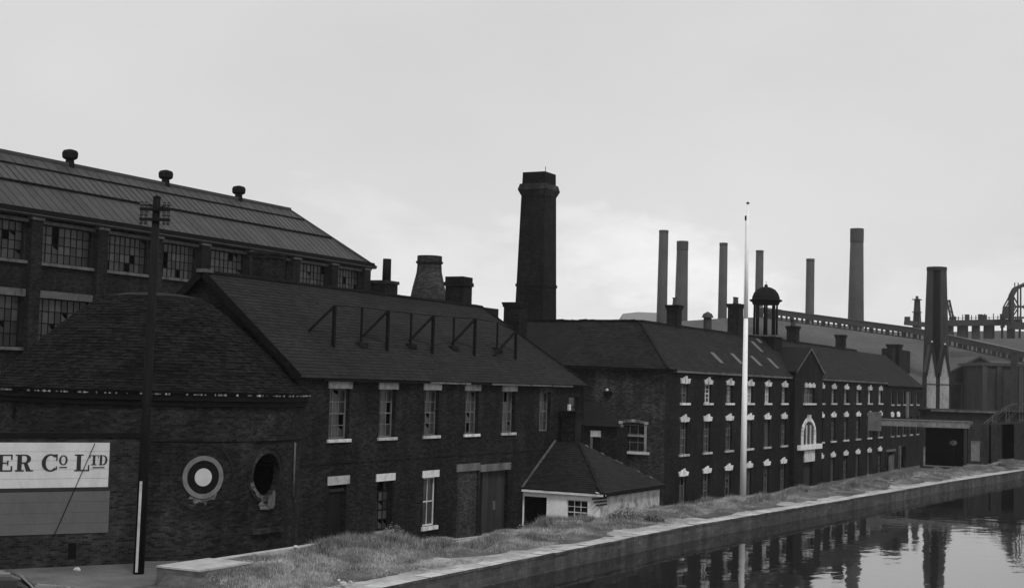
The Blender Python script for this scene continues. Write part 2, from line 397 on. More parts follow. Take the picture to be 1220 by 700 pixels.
mb.build('far_bank', 'earth', None, 'structure')
mb = MB()
for (y0, x0), (y1, x1) in zip(EDGE, EDGE[1:]):
    mb.poly([(x0, y0, WZ), (x0+CW, y0, WZ), (x1+CW, y1, WZ), (x1, y1, WZ)])
mb.build('canal_water', 'water', None, 'structure')
mb = MB()
for (y0, x0), (y1, x1) in zip(EDGE, EDGE[1:]):
    for o_, h in ((0, 1), (CW, -1)):
        q = [(x0+o_, y0, -1.6), (x1+o_, y1, -1.6), (x1+o_, y1, -.08 if h > 0 else 0), (x0+o_, y0, -.08 if h > 0 else 0)]
        mb.poly(q[::-1] if h > 0 else q)
cwall = mb.build('canal_wall', 'canal_wall', None, 'structure')
# coping stones, one by one
stone = MB().box(-.62, -.49, -.10, .04, .49, 0).build('coping_stone', 'coping', cwall)
me = stone.data; me.materials.append(M['canal_wall'])
for p_ in me.polygons:
    if p_.normal.z < .5: p_.material_index = 1
y = 33.0; first = True
while y < 160:
    L = random.choice((.9, 1.1, 1.25, 1.0)); L = L if y < 100 else L*1.6
    o = stone if first else stone.copy()
    if not first: COL.objects.link(o)
    first = False
    dx = xe(y+L) - xe(y); o.location = (xe(y+L/2)+random.gauss(0, .010), y+L/2, .004+random.uniform(0, .02)); o.rotation_euler = (random.gauss(0, .003), random.uniform(-.015, .015), -math.atan2(dx, L)+random.uniform(-.008, .008))
    o.scale = (random.uniform(.85, 1.1), L*.985, 1); y += L
# trodden path behind the coping, with a ragged inner edge
mb = MB(); pts = []
for y in np.arange(30, 170, .5):
    w = .80 + .35*math.sin(y*.31) + .3*math.sin(y*.83+1) + random.uniform(-.12, .12)
    if 44 < y < 52: w += .5
    pts.append((V(xe(y)-.5, y, .004), V(xe(y)-.5-max(.35, w), y, gz(xe(y)-.5-max(.35, w), y)+.012)))
for (a, b_), (c, d) in zip(pts, pts[1:]): mb.poly([a, c, d, b_])
mb.build('towpath', 'path', None, 'structure')
# bare patch in front of the workshop windows
mb = MB(); c = P(530, 641, z=0); ring = []
for k in range(22):
    a = 2*math.pi*k/22; r = random.uniform(.8, 1.15); ring.append((c.x+1.3*r*math.cos(a), c.y+4.2*r*math.sin(a)))
mb.poly([(x, y, gz(x, y)+.02) for x, y in ring]); mb.build('footpath', 'path', None, 'structure')
mb = MB().poly([(-60, 5, .004), (-31.2, 5, .004), (-31.2, 41, .004), (-60, 41, .004)]); mb.build('road', 'road', None, 'structure')

# concrete ledge retaining the grass
led = thing('concrete_ledge', 'low pale concrete ledge with a broken end, beside the round brick building', 'ledge', (-31, 36, 0))
mb = MB().box(-31.35, 36.0, -.1, -29.5, 38.0, .5)
mb.build('end_block', 'concrete', led)
mb = MB().box(-31.35, 38.003, -.1, -31.02, 47.0, .52); mb.build('edge_strip', 'coping', led)
mb = MB().box(-31.36, 35.98, .503, -29.6, 38.6, .56); mb.build('capping', 'coping', led)

# grass: blades in tufts
def grass(name, mat, n, region, hmin, hmax, dens, blades=5, spread=.10, wid=.02):
    vs_, cnt = [], 0
    while cnt < n:
        x, y = region()
        dn = dens(x, y)
        if random.random() > dn: continue
        cnt += 1; z = gz(x, y)
        h0 = random.uniform(hmin, hmax)*(.45+.55*dn)
        for _ in range(blades):
            a = random.uniform(0, 6.283); r = random.uniform(0, spread); bx, by = x+r*math.cos(a), y+r*math.sin(a)
            h = h0*random.uniform(.6, 1.15); l = h*random.uniform(.2, .9); a2 = random.uniform(0, 6.283); w = wid*random.uniform(.7, 1.5)*(1+y/140)
            ca, sa = math.cos(a2), math.sin(a2)
            vs_ += [(bx-sa*w, by+ca*w, z-.03), (bx+sa*w, by-ca*w, z-.03), (bx+ca*l, by+sa*l, z+h)]
    me = bpy.data.meshes.new(name); k = len(vs_)//3
    me.from_pydata(vs_, [], [(3*i, 3*i+1, 3*i+2) for i in range(k)]); me.materials.append(M[mat])
    o = bpy.data.objects.new(name, me); COL.objects.link(o); o['kind'] = 'stuff'; return o
def vnoise(x, y): return .5 + .22*math.sin(x*.9+1.3*math.sin(y*.35)) + .2*math.sin(y*.47+.8*math.sin(x*1.3)) + .12*math.sin(x*2.3+y*1.7)
def band(y0, y1, d0, d1):
    def f():
        y = y0 + (y1-y0)*random.random()**1.35; return xe(y)-random.uniform(d0, d1), y
    return f
def gd(x, y):
    e = xe(y)-x
    if x < -31.0 and y < 47: return 0
    if x < -33.95 and y < 75: return 0
    if y < 38.6 and x < -29.4: return 0
    c = ((x-c_p.x)/1.2)**2 + ((y-c_p.y)/4.2)**2
    k = min(1, max(.05, vnoise(x, y)*1.25))
    if vnoise(y*.7+11, x*1.6-4) < .36: k *= .12
    if c < 1: k *= .08
    k *= sstep(.9, 2.1, e + .5*math.sin(y*.83+1)+.4*math.sin(y*.31))
    return k
c_p = P(530, 641, z=0)
grass('grass', 'grass', 150000, band(35.5, 166, .9, 8.6), .05, .17, gd, 5, .13, .0065)
def gd2(x, y):
    return max(0, vnoise(x*1.7+3, y*.8+5)-.52)*2.4*sstep(1.8, 3.2, xe(y)-x)*(1 if (x > -33.9 and not (x < -31 and y < 47)) else 0)
grass('weeds', 'weed', 15000, band(40, 164, 1.8, 8.4), .18, .48, gd2, 8, .2, .008)

def weed_clump(px, py, zz, w, h, label, mat='shrub', n=260):
    c = P(px, py, z=zz); mb = MB(); o = thing('weed_clump', label, 'weeds', (c.x, c.y, gz(c.x, c.y)), 'weed clumps on the bank')
    for k in range(n):
        a = random.uniform(0, 6.283); r = w*math.sqrt(random.random()); x, y = c.x+r*math.cos(a), c.y+r*math.sin(a)*1.3
        hh = h*(1-(r/w)**2*.8)*random.uniform(.5, 1.1); z0 = gz(x, y); a2 = random.uniform(0, 6.283)
        s_ = random.uniform(.02, .05); zz_ = z0 + hh
        d1 = V(math.cos(a2), math.sin(a2), random.uniform(-.3, .7))*s_*2.2; d2 = V(-math.sin(a2), math.cos(a2), random.uniform(-.3, .3))*s_
        p = V(x, y, zz_); mb.poly([p, p+d1*.5+d2, p+d1, p+d1*.5-d2])
        if k % 5 == 0: mb.bar((x, y, z0-.05), p, .012)
    mb.build('foliage', mat, o)
weed_clump(779, 621, .05, .5, .5, 'dark low weed clump on the coping edge right of the white outhouse', 'shrub', 260)
weed_clump(748, 617, .1, 1.0, .55, 'low grassy weed mound between the outhouse and the dark clump on the coping', 'weed', 900)
weed_clump(470, 637, 0, .5, .6, 'bushy weed clump under the left ground floor window of the workshop', 'weed')
weed_clump(727, 608, .1, 1.1, .95, 'tall weed clump in front of the right corner of the white outhouse', 'weed', 900)
weed_clump(628, 612, .1, .7, .6, 'weed clump before the open left side of the white outhouse', 'weed', 300)

for k, (px, py, rr) in enumerate(((409, 690, .13), (418, 688, .07), (404, 686, .06), (352, 661, .1), (446, 646, .14), (455, 645, .1), (1062, 573, .12), (92, 677, .16))):
    c = P(px, py, z=.25 if 36 < px < 460 and px != 92 else .05); z0 = gz(c.x, c.y) + .12*(px != 92); mb = MB()
    bmv = [V(random.uniform(.7, 1.2)*math.cos(t_)*math.cos(f_), random.uniform(.7, 1.2)*math.sin(t_)*math.cos(f_), .7*math.sin(f_))*rr for f_ in (-1.2, -.4, .4, 1.1) for t_ in np.linspace(0, 6.283, 8)[:-1]]
    for i_ in range(3):
        for j_ in range(7): mb.poly([V(c.x, c.y, z0)+bmv[i_*7+j_], V(c.x, c.y, z0)+bmv[i_*7+(j_+1) % 7], V(c.x, c.y, z0)+bmv[(i_+1)*7+(j_+1) % 7], V(c.x, c.y, z0)+bmv[(i_+1)*7+j_]])
    mb.poly([V(c.x, c.y, z0)+bmv[21+j_] for j_ in range(7)])
    st_ = mb.build('stone', 'stone'); tag(st_, ('largest of the three pale stones in the grass below the left doorway', 'right hand stone of the three below the left doorway', 'leftmost stone of the three below the left doorway', 'pale stone in the grass at the far end of the concrete edge strip', 'bigger pale stone in the grass under the broken ground floor window', 'smaller pale stone beside the bigger one under the broken window', 'pale stone on the bank far along towards the footbridge', 'pale stone on the road under the painted company board')[k], 'stone', 'loose pale stones')

# ------------------------------------------------------------------ generic building pieces
def chimney(parent, cx, cy, w, d, z0, z1, pots=0, mat='brick', cap=True, pot_h=.5, capmat=None):
    mb = MB().box(cx-w/2, cy-d/2, z0, cx+w/2, cy+d/2, z1)
    if cap:
        mb.box(cx-w/2-.06, cy-d/2-.06, z1-.28, cx+w/2+.06, cy+d/2+.06, z1-.12); mb.box(cx-w/2-.1, cy-d/2-.1, z1-.12, cx+w/2+.1, cy+d/2+.1, z1+.002)
    c = mb.build('chimney', mat, parent)
    for k in range(pots):
        y = cy + (k-(pots-1)/2)*d/max(pots, 1)*.9
        MB().lathe((cx, y, z1), [(.15, 0), (.13, .1), (.11, pot_h-.08), (.15, pot_h-.05), (.15, pot_h), (.08, pot_h), (.08, .1)], 10).build('chimney_pot', 'brick_far', c)
    return c
def sash(parent, o, u, n, a0, a1, b0, b1, dep, cols, rows, frame='frame', glass='glass', bw=.05, missing=0, fw_=.07, split=True):
    """window: frame with glazing bars; glass in separate panes (one joined part)"""
    f = MB(); d0, d1 = -dep, -dep+.06
    f.ob(o, u, n, a0, a0+fw_, d0, d1, b0, b1); f.ob(o, u, n, a1-fw_, a1, d0, d1, b0, b1)
    f.ob(o, u, n, a0+fw_, a1-fw_, d0, d1, b0, b0+fw_); f.ob(o, u, n, a0+fw_, a1-fw_, d0, d1, b1-fw_, b1)
    ia0, ia1, ib0, ib1 = a0+fw_, a1-fw_, b0+fw_, b1-fw_
    for k in range(1, cols):
        a = ia0+(ia1-ia0)*k/cols; f.ob(o, u, n, a-bw/2, a+bw/2, d0+.005, d1-.01, ib0, ib1)
    for k in range(1, rows):
        b_ = ib0+(ib1-ib0)*k/rows; w = bw*1.6 if (split and k == rows//2) else bw
        for c in range(cols):
            l = ia0+(ia1-ia0)*c/cols+(bw/2 if c else 0); r = ia0+(ia1-ia0)*(c+1)/cols-(bw/2 if c < cols-1 else 0)
            f.ob(o, u, n, l, r, d0+.005, d1-.012, b_-w/2, b_+w/2)
    fo = f.build('window', frame, parent)
    gl = MB()
    for c in range(cols):
        for r in range(rows):
            if random.random() < missing: continue
            l, rr = ia0+(ia1-ia0)*c/cols, ia0+(ia1-ia0)*(c+1)/cols; lo, hi = ib0+(ib1-ib0)*r/rows, ib0+(ib1-ib0)*(r+1)/rows
            t1, t2 = random.uniform(-.006, .006), random.uniform(-.006, .006)
            q = [o+u*l+n*(d0+.02+t1)+Z*lo, o+u*rr+n*(d0+.02-t1)+Z*lo, o+u*rr+n*(d0+.02-t1+t2)+Z*hi, o+u*l+n*(d0+.02+t1+t2)+Z*hi]
            if random.random() < missing*1.2:       # a jagged part of the pane is left
                f_ = random.uniform(.3, .6); q[2] = q[1].lerp(q[2], f_); q.insert(3, (q[2]+q[3])/2 - Z*(.1*(hi-lo)))
            gl.poly(q if (u.cross(Z)).dot(n) > 0 else q[::-1])
    if gl.f: gl.build('glazing', glass, fo)
    return fo

def inside(p, poly):
    c = False
    for (x0, y0), (x1, y1) in zip(poly, poly[1:]+poly[:1]):
        if (y0 > p[1]) != (y1 > p[1]) and p[0] < (x1-x0)*(p[1]-y0)/(y1-y0)+x0: c = not c
    return c
def one_slate(mb, a, b_, c, d, n_, lift):
    """a,b lower edge (left to right), c,d upper edge; a thin slate tilted up at its tail"""
    l0, l1 = lift*random.uniform(.7, 1.5), lift*random.uniform(.7, 1.5)
    A, B_ = a+n_*l0, b_+n_*l1; C_, D = c+n_*.003, d+n_*.003
    mb.poly([A, B_, C_, D]); mb.poly([a-n_*.005, b_-n_*.005, B_, A])
def slates(parent, pts, w, h, mat, lift=.018, lose=.006):
    """lay slates over a planar roof slope; pts[0]-pts[1] is the eaves"""
    pts = [Vector(p) for p in pts]; o = pts[0]; u = (pts[1]-pts[0]).normalized(); n_ = u.cross(pts[2]-pts[1]).normalized(); v = n_.cross(u)
    poly = [((p-o).dot(u), (p-o).dot(v)) for p in pts]; A = [p[0] for p in poly]; S_ = max(p[1] for p in poly)
    mb = MB(); k = 0; y = -.02
    while y < S_-h*.3:
        x = min(A) - (w/2 if k % 2 else 0)
        while x < max(A):
            ww = w*random.uniform(.9, 1.08); x0, x1 = x+.006, x+ww-.006; cx = (x0+x1)/2; x += ww
            if random.random() < lose: continue
            if not (inside((cx, max(y, 0)+h*.5), poly) or (inside((cx, max(y, 0)+h*.1), poly))): continue
            dy = random.gauss(0, .006); sk = random.gauss(0, .008)
            if random.random() < .008: dy -= random.uniform(.03, .09); sk *= 4
            yt = min(y+h*1.12, S_)
            P_ = lambda a, b_: o+u*a+v*b_
            one_slate(mb, P_(x0, y+dy-sk), P_(x1, y+dy+sk), P_(x1, yt+dy), P_(x0, yt+dy), n_, lift)
        y += h*random.uniform(.97, 1.03); k += 1
    return mb.build('slates', mat, parent, 'stuff')

# ------------------------------------------------------------------ roundhouse
RC = V(-39.4, 44.4, 0); RR = 6.15
def rpt(a, z, r=RR): return RC + V(r*math.cos(a), r*math.sin(a), z)
rh = thing('round_brick_building', 'round sooty brick building with a domed tiled roof at the left', 'building', RC)
view = math.atan2(-RC.y, -RC.x)
def rang(px, py):    # angle on the drum seen at a photo point
    r = fw*FPX + RT*(px-610) - UP*(py-350); r = r/1000.0
    ox, oy = CAM.x-RC.x, CAM.y-RC.y; A = r.x**2+r.y**2; B = 2*(ox*r.x+oy*r.y); C_ = ox*ox+oy*oy-RR*RR
    t_ = (-B-math.sqrt(max(0, B*B-4*A*C_)))/(2*A); q = CAM+r*t_; return math.atan2(q.y-RC.y, q.x-RC.x), q.z
ha, hz = rang(319, 565); ta, tz = rang(242, 568)
hw = .80; da = hw/RR*1.25
holes_a = (ha-da, ha+da); hb = (hz-1.0, hz+1.0)
mb = MB()
angs = sorted(set([holes_a[0], holes_a[1]] + [holes_a[1] + (2*math.pi-2*da)*k/90 for k in range(1, 90)]))
angs.append(angs[0]+2*math.pi)
zb = [-.3, hb[0], hb[1], 6.2]
for a0, a1 in zip(angs, angs[1:]):
    for z0, z1 in zip(zb, zb[1:]):
        mid = ((a0+a1)/2 - ha + math.pi) % (2*math.pi) - math.pi
        if abs(mid) < da*.99 and z0 == hb[0]: continue
        if z0 != hb[0] or True:
            mb.poly([rpt(a0, z0), rpt(a1, z0), rpt(a1, z1), rpt(a0, z1)], [(a0*RR, z0), (a1*RR, z0), (a1*RR, z1), (a0*RR, z1)], True)
nseg = 40
def sq(k):
    a = 2*math.pi*k/nseg; c, s_ = math.cos(a), math.sin(a); f_ = 1/max(abs(c), abs(s_)); return ha + c*f_*da, hz + s_*f_*1.0
def ci(k, r=hw): a = 2*math.pi*k/nseg; return ha + math.cos(a)*r/RR, hz + math.sin(a)*r
for k in range(nseg):
    (p, q), (p2, q2), (r_, s_), (r2, s2) = sq(k), sq(k+1), ci(k), ci(k+1)
    mb.poly([rpt(r_, s_), rpt(p, q), rpt(p2, q2), rpt(r2, s2)], [(r_*RR, s_), (p*RR, q), (p2*RR, q2), (r2*RR, s2)], True)
    mb.poly([rpt(r_, s_), rpt(r2, s2), rpt(r2, s2, RR-.28), rpt(r_, s_, RR-.28)])
mb.build('wall', 'brick_round', rh)
prof = [(6.42, 6.02), (6.42, 6.10), (5.74, 6.58), (5.14, 7.2), (4.62, 7.66), (4.1, 8.12), (3.6, 8.56), (3.05, 9.02), (2.6, 9.36), (2.25, 9.60), (1.9, 9.76), (1.2, 9.88), (.5, 9.94), (.02, 9.95)]
rf = MB().lathe((RC.x, RC.y, 0), prof, 64, True, 5.0).build('roof', 'tile', rh)
tl = MB(); sl_t = [0]; P2 = prof[1:11]
for (q0, q1), (q2, q3) in zip(P2, P2[1:]): sl_t.append(sl_t[-1]+math.hypot(q2-q0, q3-q1))
def pr(s_): return float(np.interp(s_, sl_t, [q[0] for q in P2])), float(np.interp(s_, sl_t, [q[1] for q in P2]))
y = -.03; k = 0
while y < sl_t[-1]-.05:
    h = .175; (r0, z0), (r1, z1) = pr(max(0, y)), pr(min(sl_t[-1], y+h*1.15)); nn_ = max(12, int(2*math.pi*r0/.23)); off = random.random()
    for q in range(nn_):
        if random.random() < .004: continue
        a0, a1 = 2*math.pi*(q+off)/nn_, 2*math.pi*(q+.95+off)/nn_; am = (a0+a1)/2
        if math.cos(am-view) < -.35: continue
        n_ = V(math.cos(am)*(z1-z0), math.sin(am)*(z1-z0), r0-r1).normalized(); dz = random.gauss(0, .008) - (random.uniform(.03, .08) if random.random() < .015 else 0)
        one_slate(tl, rpt(a0, z0+dz, r0), rpt(a1, z0+dz+random.gauss(0, .006), r0), rpt(a1, z1+dz, r1), rpt(a0, z1+dz, r1), n_, .026)
    y += h; k += 1
tl.build('tiles', 'tiles', rf, 'stuff')
MB().lathe((RC.x, RC.y, 0), [(1.98, 9.73), (1.94, 9.80), (1.2, 9.93), (.4, 9.99), (0, 10.0)], 40, True).build('crown', 'slate_dark', rh)
MB().lathe((RC.x, RC.y, 0), [(6.15, 5.55), (6.27, 5.58), (6.27, 5.72), (6.36, 5.78), (6.36, 6.0), (6.15, 6.0)], 72).build('eaves_band', 'black', rh)
MB().lathe((RC.x, RC.y, 0), [(6.15, 4.27), (6.20, 4.3), (6.20, 4.42), (6.15, 4.45)], 72).build('string_course', 'brick_round', rh)
mb = MB()        # crumbling pale mortar under the lowest tiles
for k in range(120):
    a = view + random.uniform(-1.5, 1.5); w = random.uniform(.02, .08); h = random.uniform(.02, .08)
    n_ = V(math.cos(a), math.sin(a), 0); u_ = V(-math.sin(a), math.cos(a), 0)
    mb.ob(RC, u_, n_, -w/2, w/2, 6.37, 6.44, 6.0-h*.4, 6.0+h*.6)
mb.build('mortar_fillet', 'mortar', rh, 'stuff')
# painted bullseye in the blocked window
nt_ = V(math.cos(ta), math.sin(ta), 0); ut_ = V(-math.sin(ta), math.cos(ta), 0)
def annulus(r0, r1, d0, d1, aC, zC, seg=48, jit=0, rmax=6.283):
    mb = MB()
    for k in range(seg):
        a0, a1 = rmax*k/seg, rmax*(k+1)/seg
        def p(r, a, d): return rpt(aC + math.cos(a)*r/RR, zC + math.sin(a)*r, RR+d)
        j0 = 0
        mb.poly([p(r0, a0, d1), p(r1, a0, d1), p(r1, a1, d1), p(r0, a1, d1)])
        mb.poly([p(r1, a0, d0), p(r1, a1, d0), p(r1, a1, d1), p(r1, a0, d1)][::-1])
        if r0 > 0.01: mb.poly([p(r0, a0, d0), p(r0, a0, d1), p(r0, a1, d1), p(r0, a1, d0)][::-1])
    return mb
bl = annulus(.61, .78, -.02, .05, ta, tz).build('window_surround', 'ring_paint', rh)
annulus(.33, .61, -.02, .02, ta, tz).build('dark_ring', 'black', bl)
annulus(.0, .325, -.02, .03, ta, tz).build('pale_disc', 'disc_paint', bl)
# brick rings and broken pale stone under the two round openings
def chunks(aC, zC, r, lo, hi, n, mat, wmin=.1, wmax=.22):
    for k in range(n):
        th = lo+(hi-lo)*k/max(1, n-1)+random.uniform(-.03, .03); w = random.uniform(wmin, wmax); rr = r+random.uniform(-.03, .05)
        a = aC + math.cos(th)*rr/RR; z = zC+math.sin(th)*rr
        n_ = V(math.cos(a), math.sin(a), 0); u_ = V(-math.sin(a), math.cos(a), 0); o = RC + n_*RR + Z*z
        c, s_ = math.cos(th), math.sin(th); e1 = u_*c+Z*s_; e2 = -u_*s_+Z*c
        mb = MB(); q = [(-.09, -w/2), (.07, -w/2*.8), (.10, w/2*.9), (-.07, w/2)]
        fr = [o+e1*x+e2*y+n_*.05 for x, y in q]; bk = [o+e1*x+e2*y-n_*.03 for x, y in q]
        mb.poly(fr)
        for i in range(4): mb.poly([bk[i], bk[(i+1) % 4], fr[(i+1) % 4], fr[i]])
        mb.build('stone', mat, rh)
def patch(aC, zC, pts, mat, d=.02, name='mortar_patch'):
    a_, n_p = aC, len(pts); q = [(rpt(aC+x/RR, zC+y, RR+d), rpt(aC+x/RR, zC+y, RR-.05)) for x, y in pts]; mb = MB()
    mb.poly([p[0] for p in q]); [mb.poly([q[i][1], q[(i+1) % n_p][1], q[(i+1) % n_p][0], q[i][0]]) for i in range(n_p)]; mb.build(name, mat, rh)
def ragged_arc(aC, zC, r0, r1, t0, t1, n=16):
    o_ = []; i_ = []
    for k in range(n+1):
        th = math.radians(t0+(t1-t0)*k/n); ro = r1+random.gauss(0, .035); ri = r0+abs(random.gauss(0, .01)); o_.append((ro*math.cos(th), ro*math.sin(th))); i_.append((ri*math.cos(th), ri*math.sin(th)))
    return o_, i_
def arc_patch(aC, zC, r0, r1, t0, t1, mat, n=16, d=.02):
    o_, i_ = ragged_arc(aC, zC, r0, r1, t0, t1, n)
    for k in range(n): patch(aC, zC, [i_[k], o_[k], o_[k+1], i_[k+1]], mat, d+.001*(k % 3), 'stone')
arc_patch(ha, hz, hw, hw+.16, 196, 300, 'brick_pale', 12)
arc_patch(ha, hz, hw, hw+.15, 90, 190, 'brick_end', 12)
patch(ha, hz, [(-.42, -1.14), (-.36, -1.30), (.05, -1.33), (.44, -1.28), (.50, -.92), (.46, -.62), (.34, -.74), (.20, -.80), (-.05, -.83), (-.26, -.79)], 'brick_pale', .03)
patch(ha, hz, [(.02, -1.2), (.24, -1.2), (.26, -.84), (.06, -.86)], 'concrete', .045); patch(ha, hz, [(.27, -1.22), (.46, -1.18), (.47, -.70), (.30, -.78)], 'concrete', .05)
arc_patch(ta, tz, .79, .90, 236, 312, 'brick_pale', 14)
patch(ta, tz, [(-.40, -.74), (-.30, -.80), (.05, -.84), (.22, -.80), (.19, -.90), (.12, -1.04), (.06, -.92), (-.16, -.90), (-.26, -1.0), (-.33, -.93)], 'brick_pale', .028)
annulus(1.16, 1.24, -.02, .025, ta, tz, 60).build('brick_ring', 'brick_round', rh)
annulus(1.0, 1.1, -.02, .025, ha, hz, 60).build('brick_ring', 'brick_round', rh)
a, z = rang(318, 631); n_ = V(math.cos(a), math.sin(a), 0); u_ = V(-math.sin(a), math.cos(a), 0)
MB().ob(RC+n_*RR+Z*z, u_, n_, -.95, .95, -.1, .1, -.10, .08).build('ledge', 'brick_end', rh)
a, z = rang(349, 560); n_ = V(math.cos(a), math.sin(a), 0); u_ = V(-math.sin(a), math.cos(a), 0)
MB().tube(RC+n_*(RR+.05)+Z*(z-1.0), RC+n_*(RR+.05)+Z*(z+1.1), .04).build('pipe', 'concrete', rh)
a, z = rang(17, 491); n_ = V(math.cos(a), math.sin(a), 0); u_ = V(-math.sin(a), math.cos(a), 0)
MB().ob(RC+n_*RR+Z*z, u_, n_, -.07, .07, -.1, .012, -.22, .2).build('slot', 'void', rh)
MB().lathe((RC.x, RC.y, 0), [(RR-3.6, -.2), (RR-3.6, 6)], 32).build('dark_backing', 'void', rh)  # added near-black drum inside, so the round opening reads dark

# ------------------------------------------------------------------ screen wall with the painted company board
SU = V(.5, .866, 0).normalized(); SN = V(.866, -.5, 0); SO = P(130, 672, z=0)
sw = thing('brick_screen_wall', 'brick screen wall with dark coping in front of the round building', 'wall', SO)
MB().wall(SO, SU, SN, .95+14, 0, 1, []).v  # (kept simple: wall below)
mb = MB().ob(SO, SU, SN, -14, .93, -.32, 0, -.3, 4.42); mb.build('wall', 'brick_sign', sw)
MB().ob(SO, SU, SN, -14.03, .97, -.36, .05, 4.424, 4.60).build('coping', 'black', sw)
MB().ob(SO, SU, SN, -14.01, .95, .002, .03, 0, .22).build('plinth', 'brick_sign', sw)
a = -1.32; MB().ob(SO, SU, SN, a-.14, a+.14, .004, .012, .25, .80).build('air_hole', 'void', sw)
sb = thing('painted_company_board', 'white painted wooden board lettered ER CO LTD with blank grey panel below', 'sign', SO+SU*-.2+Z*1.1)
for k in range(5):
    b0, b1 = 2.72+k*(4.27-2.72)/5, 2.72+(k+1)*(4.27-2.72)/5-.008
    MB().ob(SO, SU, SN, -9.5, -.18, .004, .045+.004*(k % 2), b0, b1).build('board', 'board_white', sb)
MB().ob(SO, SU, SN, -9.52, -.14, .0, .055, 2.60, 2.715).build('bottom_frame', 'letter', sb)
MB().ob(SO, SU, SN, -.178, -.13, .0, .055, 2.716, 4.30).build('side_frame', 'letter', sb)
for k in range(4):
    b0, b1 = 1.13+k*(2.59-1.13)/4, 1.13+(k+1)*(2.59-1.13)/4-.006
    MB().ob(SO, SU, SN, -9.5, -.10, .003, .035+.003*(k % 2), b0, b1).build('lower_board', 'board_grey', sb)
def R_(x0, x1, y0, y1): return [(x0, y0), (x1, y0), (x1, y1), (x0, y1)]
def arc(cx, cy, rx, ry, ix, iy, a0, a1, n=14, ox=0):
    out = []
    for k in range(n):
        t0, t1 = math.radians(a0+(a1-a0)*k/n), math.radians(a0+(a1-a0)*(k+1)/n)
        out.append([(cx+rx*math.cos(t0), cy+ry*math.sin(t0)), (cx+rx*math.cos(t1), cy+ry*math.sin(t1)), (cx+ox+ix*math.cos(t1), cy+iy*math.sin(t1)), (cx+ox+ix*math.cos(t0), cy+iy*math.sin(t0))])
    return out
GL = {
 'E': [R_(.14, .36, .07, .93), R_(.02, .80, .93, 1), R_(.02, .80, 0, .07), R_(.73, .80, .70, .93), R_(.73, .80, .07, .32), R_(.36, .60, .47, .54), R_(.56, .62, .36, .66)],
 'R': [R_(.12, .34, .07, .93), R_(.02, .50, .93, 1), R_(.02, .46, 0, .07), R_(.34, .50, .47, .54)] + arc(.50, .735, .30, .265, .10, .195, -90, 90) + [[(.44, .47), (.62, .50), (.80, .07), (.56, .07)], R_(.56, .92, 0, .07)],
 'C': arc(.50, .5, .48, .51, .26, .43, 48, 318, 24) + [R_(.80, .87, .62, 1.0), [(.74, .86), (.82, .80), (.82, .98), (.70, .99)][::-1], R_(.80, .86, .10, .30)],
 'O': arc(.5, .5, .45, .51, .24, .43, 0, 360, 26),
 'L': [R_(.14, .37, .07, .93), R_(.02, .50, .93, 1), R_(.02, .84, 0, .07), R_(.77, .84, .07, .36)],
 'T': [R_(.34, .58, .07, .93), R_(.02, .90, .93, 1), R_(.02, .09, .66, .93), R_(.83, .90, .66, .93), R_(.20, .72, 0, .07)],
 'D': [R_(.12, .34, .07, .93), R_(.02, .48, .93, 1), R_(.02, .48, 0, .07)] + arc(.46, .5, .44, .50, .22, .43, -90, 90, 16),
}
def letter(ch, a0, a1, b0, b1, xmax=1.0):
    mb = MB()
    for k, q in enumerate(GL[ch]):
        pts = [(a0+(a1-a0)*x/xmax, b0+(b1-b0)*y) for x, y in q]
        ar = sum(p[0]*r[1]-r[0]*p[1] for p, r in zip(pts, pts[1:]+pts[:1]))
        if ar < 0: pts.reverse()
        mb.prism(SO, SU, SN, pts, .05, .062+.0003*(k % 9))
    mb.build('letter', 'letter', sb)
letter('E', -4.06, -3.47, 3.29, 3.86, .82); letter('R', -3.40, -2.78, 3.29, 3.86, .94); letter('C', -2.52, -1.96, 3.28, 3.87, .9)
letter('O', -1.94, -1.62, 3.50, 3.83, .98); letter('L', -1.40, -.86, 3.28, 3.86, .86); letter('T', -.88, -.55, 3.49, 3.83, .92); letter('D', -.55, -.23, 3.49, 3.83, .94)
MB().ob(SO, SU, SN, -1.90, -1.64, .05, .063, 3.40, 3.435).build('underline', 'letter', sb)
MB().ob(SO, SU, SN, -.76, -.34, .05, .063, 3.385, 3.42).build('underline', 'letter', sb)
w = MB(); w.tube(SO+SU*-.72+SN*.09+Z*4.25, SO+SU*-2.0+SN*.09+Z*1.05, .012, n=6)
tag(w.build('slack_wire', 'black'), 'thin dark wire slanting across the painted company board', 'wire')

# ------------------------------------------------------------------ telegraph pole
b0 = P(165, 683, z=0); t0 = P(187, 235, y=b0.y)
tp = thing('telegraph_pole', 'dark leaning telegraph pole with two short cross arms before the round building', 'pole', b0)
MB().tube(b0-Z*.3, t0, .185, .125, 14).build('shaft', 'wood_dark', tp)
ax = (t0-b0).normalized()
arm_u = V(cy_, sy_, 0)
for py in (250, 262):
    c = P(187.5 - (py-250)*.05, py, y=b0.y); c = b0 + ax*((c-b0).dot(ax))
    am = MB().ob(c, arm_u, V(sy_, -cy_, 0), -.52, .52, .10, .2, -.05, .05).build('cross_arm', 'wood_dark', tp)
    for k in (-.46, -.31, .31, .46):
        q = c + arm_u*k + V(sy_, -cy_, 0)*.15
        MB().lathe(q+Z*.05, [(.02, 0), (.02, .06), (.06, .07), (.075, .12), (.05, .17), (.065, .2), (.03, .25), (.0, .26)], 10).build('insulator', 'insulator', am)
        MB().lathe(q-Z*.05, [(.0, -.14), (.05, -.12), (.065, -.05), (.02, 0)], 10).build('insulator', 'insulator', am)
MB().lathe(t0-Z*.02, [(.14, 0), (.14, .03), (.0, .1)], 12).build('cap', 'black', tp)
g0 = P(162.5, 681, d=(b0-CAM).dot(fw)-.25); g1 = P(168, 573, d=(b0-CAM).dot(fw)-.25)
MB().bar(g0, g1, .085, .05).build('cable_guard', 'pale', tp)

